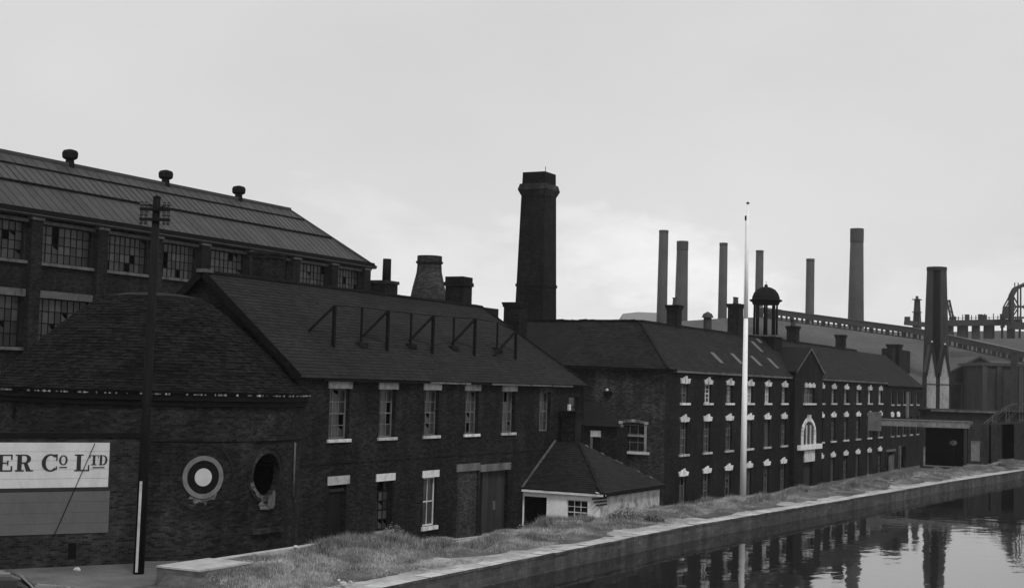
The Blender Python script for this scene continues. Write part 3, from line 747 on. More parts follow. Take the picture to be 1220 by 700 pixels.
# ------------------------------------------------------------------ two-storey brick workshop
XB = -34.0
bw_ = thing('brick_workshop', 'two storey sooty brick workshop with slate roof and iron frames on the roof', 'building', (XB, 47, 0))
Y0, Y1, EV, RZ, RX = 47.0, 74.6, 6.9, 10.95, -38.9
WX = RX*2-XB     # rear wall
o = V(XB, Y0, 0); B = lambda y: y-Y0
wins_u = [(49.25, 50.75), (53.1, 54.45), (56.95, 58.3), (60.85, 62.2), (64.75, 66.15), (69.05, 70.4)]
holes = [(B(a), B(c), 4.2, 6.32) for a, c in wins_u]
holes += [(B(49.45), B(50.75), -.2, 2.30), (B(53.15), B(54.4), .1, 2.28), (B(57.1), B(58.3), 0, 2.26), (B(60.3), B(62.35), -.9, 2.40), (B(62.55), B(65.6), -.9, 2.3), (B(72.75), B(74.1), 4.9, 6.1)]
mb = MB().wall(o, Y_, X_, Y1-Y0, -1.2, EV, holes, .30); mb.build('wall', 'brick', bw_)
mb = MB()
mb.poly([(XB, Y0, -1), (XB, Y0, EV), (RX, Y0, RZ-.05), (WX, Y0, EV), (WX, Y0, -1)])
mb.poly([(XB, Y1, -1), (WX, Y1, -1), (WX, Y1, EV), (XB, Y1, EV)]); mb.poly([(WX, Y0, -1), (WX, Y0, EV), (WX, Y1, EV), (WX, Y1, -1)])
mb.build('rear_wall', 'brick', bw_)
MB().ob(o, Y_, X_, .1, Y1-Y0-.1, -.8, -.75, -1.1, EV-.05).build('interior', 'void', bw_)
sl = (RZ-EV)/(XB-RX); ov_ = .28
HY = 72.1-1.0      # where the ridge ends and the hip begins
ex, ez = XB+ov_, EV-ov_*sl+.08
def slab(mb, pts, th=.10):
    n_ = (Vector(pts[1])-Vector(pts[0])).cross(Vector(pts[2])-Vector(pts[1])).normalized(); lo = [Vector(p)-n_*th for p in pts]
    mb.poly(pts); mb.poly(lo[::-1]); k = len(pts)
    for i in range(k): mb.poly([lo[i], lo[(i+1) % k], Vector(pts[(i+1) % k]), Vector(pts[i])])
def roof_pt(x, dz=0): return EV+.08+(XB-x)*sl+dz
hipx, hipy = ex, Y1+.2
ridge_end = V(RX, HY, roof_pt(RX))
mb = MB(); slab(mb, [V(ex, Y0-.25, ez), V(ex, hipy, ez), ridge_end, V(RX, Y0-.25, roof_pt(RX))])
slab(mb, [V(ex, hipy, ez), V(2*RX-ex, hipy, ez), ridge_end])
slab(mb, [V(2*RX-ex, hipy, ez), V(2*RX-ex, Y0-.25, ez), V(RX, Y0-.25, roof_pt(RX)), ridge_end])
brf = mb.build('roof', 'slate', bw_)
slates(brf, [V(ex, Y0-.25, ez), V(ex, hipy, ez), ridge_end, V(RX, Y0-.25, roof_pt(RX))], .31, .215, 'slates')
MB().bar(V(ex, hipy, ez+.03), ridge_end+Z*.04, .2, .1).build('hip_cap', 'slate_dark', bw_)
mb = MB(); mb.bar((ex+.02, Y0-.33, ez-.02), (RX, Y0-.33, roof_pt(RX)-.02), .06, .30); mb.bar((2*RX-ex, Y0-.33, ez-.02), (RX, Y0-.33, roof_pt(RX)-.02), .06, .30)
mb.build('bargeboard', 'black', bw_)
k = Y0
while k < HY:
    MB().bar((RX, k-.2, roof_pt(RX)+.02), (RX, k+.42, roof_pt(RX)+.02+random.uniform(-.02, .02)), .22, .12).build('ridge_tile', 'slate_dark', bw_); k += .64
MB().box(RX-.22, Y0-.42, roof_pt(RX)-.02, RX+.24, Y0+.15, roof_pt(RX)+.13).build('ridge_end_stone', 'concrete', bw_)
k = Y0+1.4; lens = [5.4, 3.2, 4.0, 2.1, 4.4, 2.6, 2.7]
for L in lens:
    MB().ob(V(XB, k, 0), Y_, X_, 0, L-.12, .14, .27, EV-.28, EV-.20+random.uniform(0, .02)).build('gutter', random.choice(('lead', 'black', 'cornice')), bw_); k += L
for (a, c), m_ in zip(wins_u[:5], ('stone_dim',)*5):
    MB().ob(V(XB, 0, 0), Y_, X_, a-.13, c+.13, -.1, .05, 6.32, 6.62).build('lintel', m_, bw_)
    MB().ob(V(XB, 0, 0), Y_, X_, a-.1, c+.1, -.2, .09, 4.07, 4.2).build('sill', 'stone', bw_)
MB().ob(V(XB, 0, 0), Y_, X_, 68.95, 70.5, -.1, .03, 6.32, 6.55).build('lintel', 'brick_end', bw_)
for a, c in wins_u:
    sash(bw_, V(XB, 0, 0), Y_, X_, a, c, 4.2, 6.32, .26, 3, 4, 'frame', 'glass_old', .04, .12 if a < 68 else 0)
for a, c, z_, m_ in ((49.3, 50.9, 2.30, 'stone_dim'), (53.0, 54.55, 2.28, 'paint_white'), (56.95, 58.45, 2.26, 'paint_white'), (60.15, 62.45, 2.40, 'cornice'), (62.5, 65.8, 2.30, 'cornice')):
    MB().ob(V(XB, 0, 0), Y_, X_, a, c, -.1, .05, z_, z_+(.36 if m_ != 'paint_white' else .32)).build('lintel', m_, bw_)
d_ = MB().ob(V(XB, 0, 0), Y_, X_, 49.45, 50.75, -.28, -.22, -.2, 2.0).build('door', 'wood_dark', bw_)
MB().ob(V(XB, 0, 0), Y_, X_, 49.45, 50.75, -.24, -.12, 2.0, 2.12).build('transom', 'wood_grey', bw_)
sash(bw_, V(XB, 0, 0), Y_, X_, 53.15, 54.4, .1, 2.28, .26, 3, 5, 'wood_dark', 'glass_old', .04, .35)
sash(bw_, V(XB, 0, 0), Y_, X_, 57.1, 58.3, 0, 2.26, .2, 2, 2, 'frame_white', 'glass', .03, .0, .07)
MB().ob(V(XB, 0, 0), Y_, X_, 53.0, 54.5, -.2, .09, -.03, .1).build('sill', 'stone_dim', bw_)
MB().ob(V(XB, 0, 0), Y_, X_, 57.0, 58.4, -.2, .1, -.18, 0).build('sill', 'paint_white', bw_)
# boarded doorway and big double door, plank by plank
MB().ob(V(XB, 0, 0), Y_, X_, 60.3, 62.35, -.25, -.06, -.9, 2.395).build('bricked_up_doorway', 'brick_infill', bw_)
for a, c, z_, nme, mt in ((62.55, 65.6, 2.30, 'door', 'wood_dark'),):
    par = MB().ob(V(XB, 0, 0), Y_, X_, a, c, -.27, -.22, -.9, z_).build(nme, mt, bw_); n_ = 7 if nme == 'boarding' else 10
    for k in range(n_):
        l, r = a+(c-a)*k/n_, a+(c-a)*(k+1)/n_-.015
        MB().ob(V(XB, 0, 0), Y_, X_, l, r, -.22, -.19+random.uniform(0, .015), -.9, z_-.01).build('plank', 'wood_grey' if k > 1 else 'wood_dark', par)
    if nme == 'door': MB().ob(V(XB, 0, 0), Y_, X_, 64.3, 64.55, -.18, -.16, .3, .75).build('notice', 'concrete', par)
# small cased corner window
cw_ = sash(bw_, V(XB, 0, 0), Y_, X_, 72.75, 74.1, 4.9, 6.1, .12, 1, 2, 'wood_dark', 'glass_dark', .04, 0, .06)
MB().ob(V(XB, 0, 0), Y_, X_, 72.6, 72.8, -.05, .12, 4.9, 5.65).build('frame_post', 'frame_white', cw_); MB().ob(V(XB, 0, 0), Y_, X_, 72.6, 74.2, -.05, .14, 4.8, 4.9).build('sill', 'frame_white', cw_)
MB().ob(V(XB, 0, 0), Y_, X_, 72.5, 74.4, .0, .22, 4.5, 4.797).build('corbel', 'brick', bw_)
MB().tube((XB+.16, Y1-.25, -.5), (XB+.16, Y1-.25, EV-.3), .06).build('downpipe', 'black', bw_)
MB().ob(V(XB, 0, 0), Y_, X_, 47.2, 74.5, -.05, .03, 3.18, 3.27).build('string_course', 'brick', bw_)
q = P(321, 301, x=-40.4); chimney(bw_, -40.4, q.y, 1.0, 1.15, 8.0, q.z)
p_ = P(630, 385, x=-38.9); chimney(bw_, -39.0, 75.6, 1.05, 1.05, 7, 11.55, 0, 'brick_tower')
p1, p2 = P(568, 366, x=-41), P(592, 366, x=-41)
MB().box(-41.6, p1.y, 8, -40.4, p2.y-.9, p1.z).build('roof_stack', 'slate_dark', bw_)

# iron letter frames standing on the workshop roof
fr = thing('roof_sign_frame', 'row of rusty iron frames with slanting stays standing on the slate roof', 'frame', (-35.5, 60, 8.5))
def onroof(px, py):
    r = fw*FPX + RT*(px-610) - UP*(py-350); nrm = V(sl, 0, 1); p0 = V(XB, 0, EV+.08)
    return CAM + r*((p0-CAM).dot(nrm)/r.dot(nrm))
mains = [(397, 413, 364), (461, 418, 370), (515, 421, 376), (565, 424, 379.5), (614, 428, 394)]
thin = [(430, 411, 366), (489, 413, 373), (540, 415, 378), (592, 417, 384)]
tops = []
for k, (x_, yb, yt) in enumerate(mains):
    b_ = onroof(x_, yb); tp_ = P(x_+.8, yt, y=b_.y); MB().bar(b_-Z*.05, V(b_.x, b_.y, tp_.z), .13).build('post', 'black', fr)
    top = V(b_.x, b_.y, tp_.z); tops.append((b_, top))
    s_ = onroof(x_-30+k*.8, yt+30); MB().bar(top, s_-Z*.03, .11).build('stay', 'black', fr)
for x_, yb, yt in thin:
    b_ = onroof(x_, yb); tp_ = P(x_+.5, yt, y=b_.y); top = V(b_.x, b_.y, tp_.z); tops.append((b_, top))
    MB().bar(b_-Z*.05, top, .08).build('post', 'black', fr); MB().box(b_.x-.16, b_.y-.3, b_.z-.1, b_.x+.2, b_.y+.3, b_.z+.14).build('foot_block', 'brick', fr)
tops.sort(key=lambda q: q[0].y)
for (b1_, t1_), (b2_, t2_) in zip(tops, tops[1:]):
    MB().bar(t1_, t2_, .035).build('rail', 'black', fr); MB().bar(b1_+Z*.4, b2_+Z*.4, .02).build('rail', 'black', fr)

# ------------------------------------------------------------------ big works range at the back
XW, WE, WR, WRX, WY1, WRY = -62.0, 16.0, 19.7, -66.56, 94.6, 90.0
wh = thing('large_works_hall', 'large brick works hall with metal glazed bays and ribbed sheet roof behind', 'building', (XW, 70, 0))
WY0 = 38.0; pil = [39.4+5.13*k for k in range(11)]
pil = [p for p in (34.1, 39.2, 44.2, 49.2, 54.3, 59.45, 64.75, 69.65, 74.3, 79.4, 84.5, 89.4, 93.9) if p > WY0]
holes = []
for a, c in zip(pil, pil[1:]):
    for b0_, b1_ in ((12.95, 15.15), (8.0, 10.9), (3.2, 6.2)): holes.append((a+.62-WY0, c-.62-WY0, b0_, b1_))
mb = MB().wall(V(XW, WY0, 0), Y_, X_, WY1-WY0, -1, WE, holes, .25); mb.build('wall', 'brick', wh)
mb = MB(); mb.poly([(XW, WY0, -1), (XW, WY0, WE), (WRX, WY0, WR), (2*WRX-XW, WY0, WE), (2*WRX-XW, WY0, -1)]); mb.build('end_wall', 'brick', wh); mb = MB()
mb.poly([(XW, WY1, -1), (2*WRX-XW, WY1, -1), (2*WRX-XW, WY1, WE), (XW, WY1, WE)]); mb.build('end_wall', 'brick', wh)
MB().box(XW-3, WY0+.2, -1, XW-2.8, WY1-.2, 15.9).build('interior', 'void', wh)
for p in pil:
    q = MB().ob(V(XW, p, 0), Y_, X_, -.42, .42, -.05, .38, -1, 15.3).build('pilaster', 'brick', wh)
    MB().ob(V(XW, p, 0), Y_, X_, -.47, .47, -.05, .44, 15.303, 15.62).build('pilaster_cap', 'concrete', q)
for a, c in zip(pil, pil[1:]):
    for hd, sl0, b0_, b1_ in ((15.15, 12.95, 12.95, 15.15), (10.9, 8.0, 8.0, 10.9), (6.2, 3.2, 3.2, 6.2)):
        MB().ob(V(XW, 0, 0), Y_, X_, a+.424, c-.424, -.05, .12, hd, hd+(.2 if hd > 14 else .42)).build('lintel', 'concrete', wh)
        MB().ob(V(XW, 0, 0), Y_, X_, a+.424, c-.424, -.2, .16, sl0-.18, sl0).build('sill', 'concrete', wh)
        sash(wh, V(XW, 0, 0), Y_, X_, a+.62, c-.62, b0_, b1_, .2, 8, 4, 'black', 'glass_old', .05, .05, .06, False)
MB().ob(V(XW, 0, 0), Y_, X_, WY0, WY1+.1, .0, .48, 15.62, 15.92).build('gutter', 'black', wh)
# roof in three bands of sheets
wrf = thing_ = None
ws = (WR-WE)/(XW-WRX)
def wpt(x, y, dz=0): return V(x, y, WE+(XW-x)*ws+dz)
mb = MB(); exw = XW+.55
def hipy_(x): return WY1+.3-(exw-x)
slab(mb, [wpt(exw, WY0), wpt(exw, WY1+.3), wpt(WRX, WRY), wpt(WRX, WY0)], .12)
x2 = 2*WRX-exw
slab(mb, [wpt(exw, WY1+.3), V(x2, WY1+.3, wpt(exw, 0).z), wpt(WRX, WRY)], .12)
slab(mb, [V(x2, WY1+.3, wpt(exw, 0).z), V(x2, WY0, wpt(exw, 0).z), wpt(WRX, WY0), wpt(WRX, WRY)], .12)
wrf = mb.build('roof', 'metal_roof', wh)
bands = [(exw, -64.0, .74, .0, 'metal_roof', .010), (-64.03, -65.55, .62, .05, 'metal_roof2', .022), (-65.58, WRX+.02, .9, .09, 'metal_roof', .010)]
for xa, xb, wdt, lift, mt, rib in bands:
    k = WY0; proto = None
    def sheet_mesh(y0, y1, ya0, ya1):
        m_ = MB(); th = .02
        lowA, lowB, hiA, hiB = wpt(xa, y0, lift+.012), wpt(xa, y1, lift+.012), wpt(xb, ya0, lift+.012), wpt(xb, ya1, lift+.012)
        slab(m_, [lowA, lowB, hiB, hiA], .03); m_.bar(lowA+Y_*.03+Z*.015, hiA+Y_*.03+Z*.015, .05, rib*2); return m_
    while k < WY1+.2:
        e = min(k+wdt, hipy_(xa)); eb = min(k+wdt, hipy_(xb)); kb = min(k, hipy_(xb))
        if k >= hipy_(xa)-.1: break
        if proto is None or e < k+wdt-.001 or eb < k+wdt-.001:
            ob_ = sheet_mesh(k, e-.012, kb, max(kb+.005, eb-.012)).build('roof_sheet', mt, wrf)
            if proto is None: proto = (ob_, k)
        else:
            ob_ = proto[0].copy(); COL.objects.link(ob_); ob_.location = (0, k-proto[1], random.uniform(-.004, .004))
        k += wdt
for xr in (-64.0, -65.56):
    MB().bar(wpt(xr, WY0, .12), wpt(xr, hipy_(xr)-.2, .12), .09, .10).build('purlin_flashing', 'black', wrf)
MB().bar(wpt(WRX, WY0, .10), wpt(WRX, WRY, .10), .35, .2).build('ridge_cap', 'metal_roof', wrf)
MB().bar(wpt(WRX, WRY, .08), wpt(exw, WY1+.3, .06), .2, .12).build('hip_cap', 'metal_roof', wrf)
for px, py in ((83, 197), (197, 222), (284, 241)):
    q = P(px, py, x=WRX)
    MB().lathe((WRX, q.y, WR-.1), [(.30, 0), (.27, .45), (.24, .5), (.40, .58), (.48, .66), (.50, .95), (.42, 1.1), (.15, 1.18), (.0, 1.18)], 18, True).build('ventilator', 'wood_dark', wh)
for x_ in (176, 300): pass
e1_ = thing('brick_chimney', 'short brick chimney with a thin stub pipe at the far end of the works hall', 'chimney', (-61, 96.3, 0))
MB().box(-62.3, 95.1, 0, -60.7, 96.9, 14.35).build('stack', 'brick', e1_); MB().box(-62.4, 95.0, 14.35, -60.6, 97.0, 14.6).build('cap', 'brick_end', e1_)
MB().tube((-61.4, 96.3, 14.6), (-61.4, 96.3, 16.4), .36, .34, 12).build('pipe', 'black', e1_)

# ------------------------------------------------------------------ kilns and big chimney behind the workshop
def at_depth_box(px0, px1, pyt, d): return P(px0, pyt, d=d), P(px1, pyt, d=d)
kc = P(512, 305, d=96); k2 = P(547, 330, d=92); sc96 = 96/FPX
kl = thing('bottle_kiln', 'round brick bottle kiln neck rising behind the workshop ridge', 'kiln', (kc.x, kc.y, 0))
zt = kc.z
r_ = 15.5*sc96
MB().lathe((kc.x, kc.y, 0), [(3.4, 0), (3.2, 5), (2.5, 8), (1.7, 10.2), (1.32, 11.8), (1.1, 13.0), (r_*.98, 14.0), (r_*.93, zt-.55), (r_*1.03, zt-.5), (r_*1.06, zt-.38), (r_*.96, zt-.36), (r_*.95, zt), (r_*.7, zt), (r_*.7, zt-2)], 28, True, r_).build('brickwork', 'brick_end', kl)
st = thing('square_brick_stack', 'square dark brick stack beside the bottle kiln neck', 'chimney', (k2.x, k2.y, 0))
w2 = 31*92/FPX/1.33
mb = MB().box(k2.x-w2/2, k2.y-w2/2, 0, k2.x+w2/2, k2.y+w2/2, k2.z-.6); mb.box(k2.x-w2/2-.08, k2.y-w2/2-.08, k2.z-.6, k2.x+w2/2+.08, k2.y+w2/2+.08, k2.z-.35); mb.box(k2.x-w2/2-.02, k2.y-w2/2-.02, k2.z-.35, k2.x+w2/2+.02, k2.y+w2/2+.02, k2.z); mb.build('brickwork', 'brick_tower', st)
DC = 128; bc = P(641, 222, d=DC); cc = P(641, 206, d=DC); bb_ = P(638, 380, d=DC)
ck = thing('tall_square_chimney', 'tall tapering square brick chimney with a moulded cap', 'chimney', (bb_.x, bb_.y, 0))
u_ = DC/FPX
def sqring(cx, cy, h, z): return [V(cx-h, cy-h, z), V(cx+h, cy-h, z), V(cx+h, cy+h, z), V(cx-h, cy+h, z)]
def frustum(mb, c0, h0, z0, c1, h1, z1):
    a, b_ = sqring(c0.x, c0.y, h0, z0), sqring(c1.x, c1.y, h1, z1)
    for k in range(4): mb.poly([a[k], a[(k+1) % 4], b_[(k+1) % 4], b_[k]])
    mb.poly(b_); mb.poly(a[::-1])
kf = 1/(cy_+sy_)   # apparent width of a square stack seen cornerwise
h_top = 42*u_*kf/2; h_bot = 50*u_*kf/2; zn = P(640, 233, d=DC).z
cB = V(bb_.x, bb_.y, 0); hgr = h_bot + (h_bot-h_top)*bb_.z/(zn-bb_.z)
mb = MB(); frustum(mb, cB, hgr, 0, cB, h_top, zn); mb.build('shaft', 'brick_tower', ck)
zc1, zc2, zc3 = P(640, 226, d=DC).z, P(640, 219, d=DC).z, P(640, 205, d=DC).z
mb = MB(); frustum(mb, cB, h_top*1.02, zn+.003, cB, h_top*1.22, zc1); frustum(mb, cB, h_top*1.22, zc1+.002, cB, h_top*1.10, zc2); mb.build('cornice', 'brick_end', ck)
mb = MB(); frustum(mb, cB, h_top*.97, zc2+.003, cB, h_top*.95, zc3); mb.build('top', 'brick_tower', ck)
zb_ = P(640, 342, d=DC).z; hb_ = h_top+(h_bot-h_top)*(zn-zb_)/(zn-bb_.z)
mb = MB(); frustum(mb, cB, hb_*1.05, zb_, cB, hb_*1.05, zb_+.25); mb.build('band', 'brick_tower', ck)
MB().bar(V(cB.x+.6, cB.y, zc3), V(cB.x+.6, cB.y, zc3+.6), .04).build('lightning_rod', 'black', ck)

# ------------------------------------------------------------------ long three-storey works with cupola
XL, LE, LR = -30.2, 7.85, 10.72
LRX = -33.07
lw = thing('long_canal_works', 'long three storey dark brick works with white keystoned windows and cupola', 'building', (0, 0, 0))
SC = 1.27; scale_from_cam(lw, (XL, 100, 0), (-38.35, 127.0, -1.82))  # whole works enlarged and moved back about the camera position
LY0, LYc0, LYc1, LY1 = 77.83, 103.3, 111.0, 134.6
colsL = [81.05, 85.2, 89.4, 93.7, 97.7, 101.75]; colsR = [112.0, 115.7, 119.8, 124.0, 128.2, 132.3]
RP = LRX*2-XL
rows = [(5.85, 7.02, 'u'), (2.78, 4.72, 'm'), (-.75, 1.48, 'g')]
cols = colsL + colsR
for seg, (ya, yb, cl) in enumerate(((LY0, LYc0, colsL), (LYc1, LY1, colsR))):
    hs = [(c-.62-ya, c+.62-ya, z0, z1) for c in cl for z0, z1, _ in rows]
    MB().wall(V(XL, ya, 0), Y_, X_, yb-ya, -1.2, LE, hs, .22).build('wall', 'brick_long', lw)
for c in cols:
    for z0, z1, nm in rows:
        mt = 'stone' if nm == 'u' else 'paint_white'
        w0, w1, hh = .70, .84, .30
        j_ = lambda: random.gauss(0, .025)
        q = [(c-w0+j_(), z1), (c+w0, z1), (c+w1+j_(), z1+hh*.9+j_()), (c+.34, z1+hh), (c+.24, z1+hh+.08), (c-.24, z1+hh+.08), (c-.34, z1+hh), (c-w1+j_(), z1+hh*.9+j_())]
        MB().prism(V(XL, 0, 0), Y_, X_, q, -.05, .07).build('lintel', mt, lw)
        MB().prism(V(XL, 0, 0), Y_, X_, [(c-.13, z1-.02), (c+.13, z1-.02), (c+.17, z1+hh+.15), (c-.17, z1+hh+.15)], .071, .11).build('keystone', mt, lw)
        if nm != 'g': MB().ob(V(XL, 0, 0), Y_, X_, c-.78, c+.78, -.1, .12, z0-.13, z0).build('sill', 'stone' if c > 110 or nm == 'm' else 'paint_white', lw)
        gl = 'glass_pale' if (nm == 'u' and c > 88) else 'glass' if random.random() < .7 else 'glass_old'
        sash(lw, V(XL, 0, 0), Y_, X_, c-.62, c+.62, z0, z1, .2, 2 if nm != 'm' else 3, 4, random.choice(('frame', 'frame', 'frame_white')) if nm == 'u' else 'frame', gl, .04, .03)
for ya, yb, m_ in ((79.2, 87.0, 'cornice'), (87.1, 94.6, 'cornice'), (94.7, 103.2, 'cornice'), (111.1, 134.5, 'cornice')):
    MB().ob(V(XL, 0, 0), Y_, X_, ya, yb, -.05, .2, LE-.20, LE+.02).build('cornice', m_, lw)
# central bay, slightly forward
XC = XL+.35
hs = [(105.6-LYc0, 108.7-LYc0, 5.85, 7.05), (105.95-LYc0, 108.35-LYc0, -1, 1.45)]
mb = MB().wall(V(XC, LYc0, 0), Y_, X_, LYc1-LYc0, -1.2, 8.2, hs, .3)
mb.poly([(XC, LYc0, 8.2), (XC, LYc1, 8.2), (XC, (LYc0+LYc1)/2, 9.95)])
for y_ in (LYc0, LYc1): mb.poly([(XC, y_, -1.2), (XC, y_, 8.2), (XL-.3, y_, 8.2), (XL-.3, y_, -1.2)])
mb.build('central_bay', 'brick_long', lw)
CYm = (LYc0+LYc1)/2
for k in range(3):
    a0_ = 105.75+k*1.0; MB().prism(V(XC, 0, 0), Y_, X_, [(a0_+.06, 7.05), (a0_+.84, 7.05), (a0_+.90, 7.3), (a0_+.6, 7.33), (a0_+.55, 7.42), (a0_+.35, 7.42), (a0_+.3, 7.33), (a0_, 7.3)], -.05, .08).build('lintel', 'stone', lw)
    sash(lw, V(XC, 0, 0), Y_, X_, 105.6+k*1.035, 106.6+k*1.035, 5.85, 7.05, .25, 2, 2, 'frame', 'glass', .04)
MB().ob(V(XC, 0, 0), Y_, X_, 105.5, 108.8, -.1, .14, 5.72, 5.85).build('sill', 'paint_white', lw)
# arched window with white voussoirs
ac, az, ar = 107.0, 3.45, 1.55
glass_poly = [(ac-ar, 2.72), (ac+ar, 2.72)] + [(ac+ar*math.cos(t_), az+1.05*math.sin(t_)) for t_ in np.linspace(0, math.pi, 15)]
aw = MB().prism(V(XC, 0, 0), Y_, X_, glass_poly, .0, .012).build('arched_window', 'glass', lw)
for t0_, t1_ in zip(np.linspace(0, math.pi, 14), np.linspace(0, math.pi, 14)[1:]):
    e_ = .02; f = lambda t_, r: (ac+(ar+r)*math.cos(t_), az+(1.05+r*.75)*math.sin(t_)); bump_ = .0 if int(t0_*10) % 2 else .05
    MB().prism(V(XC, 0, 0), Y_, X_, [f(t0_+e_, 0), f(t0_+e_, .34+bump_), f(t1_-e_, .34+bump_), f(t1_-e_, 0)], -.02, .1).build('voussoir', 'paint_white', aw)
MB().prism(V(XC, 0, 0), Y_, X_, [(ac-.2, az+1.0), (ac+.2, az+1.0), (ac+.3, az+1.52), (ac-.3, az+1.52)], -.02, .16).build('keystone', 'paint_white', aw)
for a_ in (-.55, .55):
    MB().ob(V(XC, 0, 0), Y_, X_, ac+a_-.07, ac+a_+.07, .0, .07, 2.75, 4.2).build('mullion', 'paint_white', aw)
for a_ in (-1, 1): MB().ob(V(XC, 0, 0), Y_, X_, ac+a_*1.74-.18, ac+a_*1.74+.18, -.02, .1, 2.75, 3.45).build('voussoir', 'paint_white', aw)
MB().ob(V(XC, 0, 0), Y_, X_, 104.1, 110.1, -.05, .28, 2.36, 2.72).build('entablature', 'paint_white', lw)
MB().ob(V(XC, 0, 0), Y_, X_, 105.9, 108.7, .0, .09, 1.42, 2.30).build('name_panel', 'stone', lw)
for k in range(6): MB().ob(V(XC, 0, 0), Y_, X_, 105.95+k*.4, 106.33+k*.4, -.26, -.22, -1, 1.42).build('door_plank', 'wood_grey', lw)
MB().ob(V(XC, 0, 0), Y_, X_, 105.95, 108.35, -.32, -.262, -1, 1.45).build('door', 'wood_dark', lw)
mb = MB(); mb.bar((XC+.05, LYc0-.1, 8.15), (XC+.05, CYm, 10.02), .2, .14); mb.bar((XC+.05, LYc1+.1, 8.15), (XC+.05, CYm, 10.02), .2, .14); mb.build('verge_board', 'cornice', lw)
# end wing wall (faces the camera)
WZR = 10.70; WYr = 80.70
hs = [(XL-(-32.92)-.0, 0, 0, 0)]
xw0, xw1 = -32.95, -31.3
HXs = -42.0
mb = MB().wall(V(HXs, LY0, 0), X_, -Y_, XL-HXs, -1.2, LE, [(xw0-HXs, xw1-HXs, 2.95, 4.5), (-34.95-HXs, -34.0-HXs, 1.4, 3.6)], .16); mb.build('end_wall', 'brick_end', lw)
sash(lw, V(0, LY0, 0), X_, -Y_, xw0, xw1, 2.95, 4.5, .10, 3, 3, 'frame', 'glass_dark', .03, 0, .05)
f = MB(); f.ob(V(0, LY0, 0), X_, -Y_, xw0, xw0+.14, -.1, .05, 2.95, 4.5); f.ob(V(0, LY0, 0), X_, -Y_, xw1-.14, xw1, -.1, .05, 2.95, 4.5); f.ob(V(0, LY0, 0), X_, -Y_, xw0+.14, xw1-.14, -.1, .04, 3.82, 3.92); f.build('window_surround', 'stone_dim', lw)
MB().ob(V(0, LY0, 0), X_, -Y_, xw0-.2, xw1+.2, -.1, .14, 2.80, 2.95).build('sill', 'paint_white', lw)
for k in range(7):
    t_ = (k+.5)/7; z_ = 4.5+.16*math.sin(math.pi*t_); MB().ob(V(0, LY0, 0), X_, -Y_, xw0-.12+k*.27, xw0-.12+k*.27+.24, -.05, .05+.004*(k % 2), z_, z_+.17).build('voussoir', 'stone_dim' if k in (0, 3, 6) else 'cornice', lw)
MB().box(-42, LY0+2, -1, -33.6, LY0+2.1, LE-.1).build('interior', 'void', lw)
MB().box(XL-1.3, LY0+.3, -1, XL-1.2, LY1-.2, LE-.2).build('interior', 'void', lw)
br_ = MB().ob(V(0, LY0, 0), X_, -Y_, -34.05, -33.55, 0, .22, 6.2, 6.42).build('wall_bracket', 'black', lw)
MB().lathe((-33.8, LY0-.2, 6.42), [(.05, 0), (.09, .05), (.09, .12), (0, .18)], 10).build('insulator', 'stone', br_)
# rear walls
mb = MB(); mb.poly([(RP, LY0+5, -1), (RP, LY0+5, LE), (RP, LY1, LE), (RP, LY1, -1)]); mb.poly([(XL, LY1, -1), (RP, LY1, -1), (RP, LY1, LE), (LRX, LY1, LR-.05), (XL, LY1, LE)])
mb.poly([(HXs, LY0, -1), (HXs, LY0, LE), (HXs, 83.5, LE), (HXs, 83.5, -1)]); mb.poly([(HXs, 83.5, -1), (HXs, 83.5, LE), (RP, 83.5, LE), (RP, 83.5, -1)]); mb.build('rear_wall', 'brick_long', lw)
# roofs
oe = .22; zl = LE-.02
mb = MB()
A_ = V(XL+oe, LY0-oe, zl); Rg = V(LRX, WYr, LR); Rg2 = V(HXs, WYr, LR)
slab(mb, [V(HXs, LY0-oe, zl+.18), A_, Rg, Rg2])                                  # slope over the end wall
slab(mb, [A_, V(XL+oe, LYc0, zl), V(LRX, LYc0+1, LR), Rg])                        # canal slope, left part
slab(mb, [V(XL+oe, LYc0, zl), V(XL+oe, LYc1, zl), V(LRX, LYc1, LR), V(LRX, LYc0+1, LR)])
slab(mb, [V(XL+oe, LYc1, zl), V(XL+oe, LY1+.2, zl), V(LRX, LY1+.2, LR), V(LRX, LYc1, LR)])
slab(mb, [V(RP-oe, LY1+.2, zl), V(RP-oe, LY0+5, zl), V(LRX, LY0+5.2, LR), V(LRX, LY1+.2, LR)])
slab(mb, [V(RP-oe, 83.7, zl), V(HXs, 83.7, zl), Rg2, V(LRX, WYr+.01, LR)])
lrf = mb.build('roof', 'slate_dark', lw)
slates(lrf, [A_, V(XL+oe, LYc0, zl), V(LRX, LYc0+1, LR), Rg], .30, .19, 'slates_old')
slates(lrf, [V(XL+oe, LYc1, zl), V(XL+oe, LY1+.2, zl), V(LRX, LY1+.2, LR), V(LRX, LYc1, LR)], .30, .19, 'slates_old')
slates(lrf, [V(HXs+5, LY0-oe, zl+.10), A_, Rg, V(HXs+5, WYr, LR)], .30, .19, 'slates_old')
mb = MB(); slab(mb, [V(XC+.15, LYc0-.15, 8.12), V(XC+.15, CYm, 10.05), V(LRX, CYm, 10.05), V(LRX, LYc0-.15, 8.12)][::-1], .08); slab(mb, [V(XC+.15, LYc1+.15, 8.12), V(XC+.15, CYm, 10.05), V(LRX, CYm, 10.05), V(LRX, LYc1+.15, 8.12)], .08); mb.build('bay_roof', 'slate_dark', lw)
k = HXs
while k < LRX-.2:
    MB().bar((k, WYr, LR+.02), (k+.5, WYr, LR+.02+random.uniform(-.03, .04)), .22, .16).build('ridge_tile', 'tile', lrf); k += .54
k = WYr
while k < LY1:
    MB().bar((LRX, k, LR+.02), (LRX, k+.72, LR+.02+random.uniform(-.03, .03)), .22, .16).build('ridge_tile', 'slate_dark', lrf); k += .76
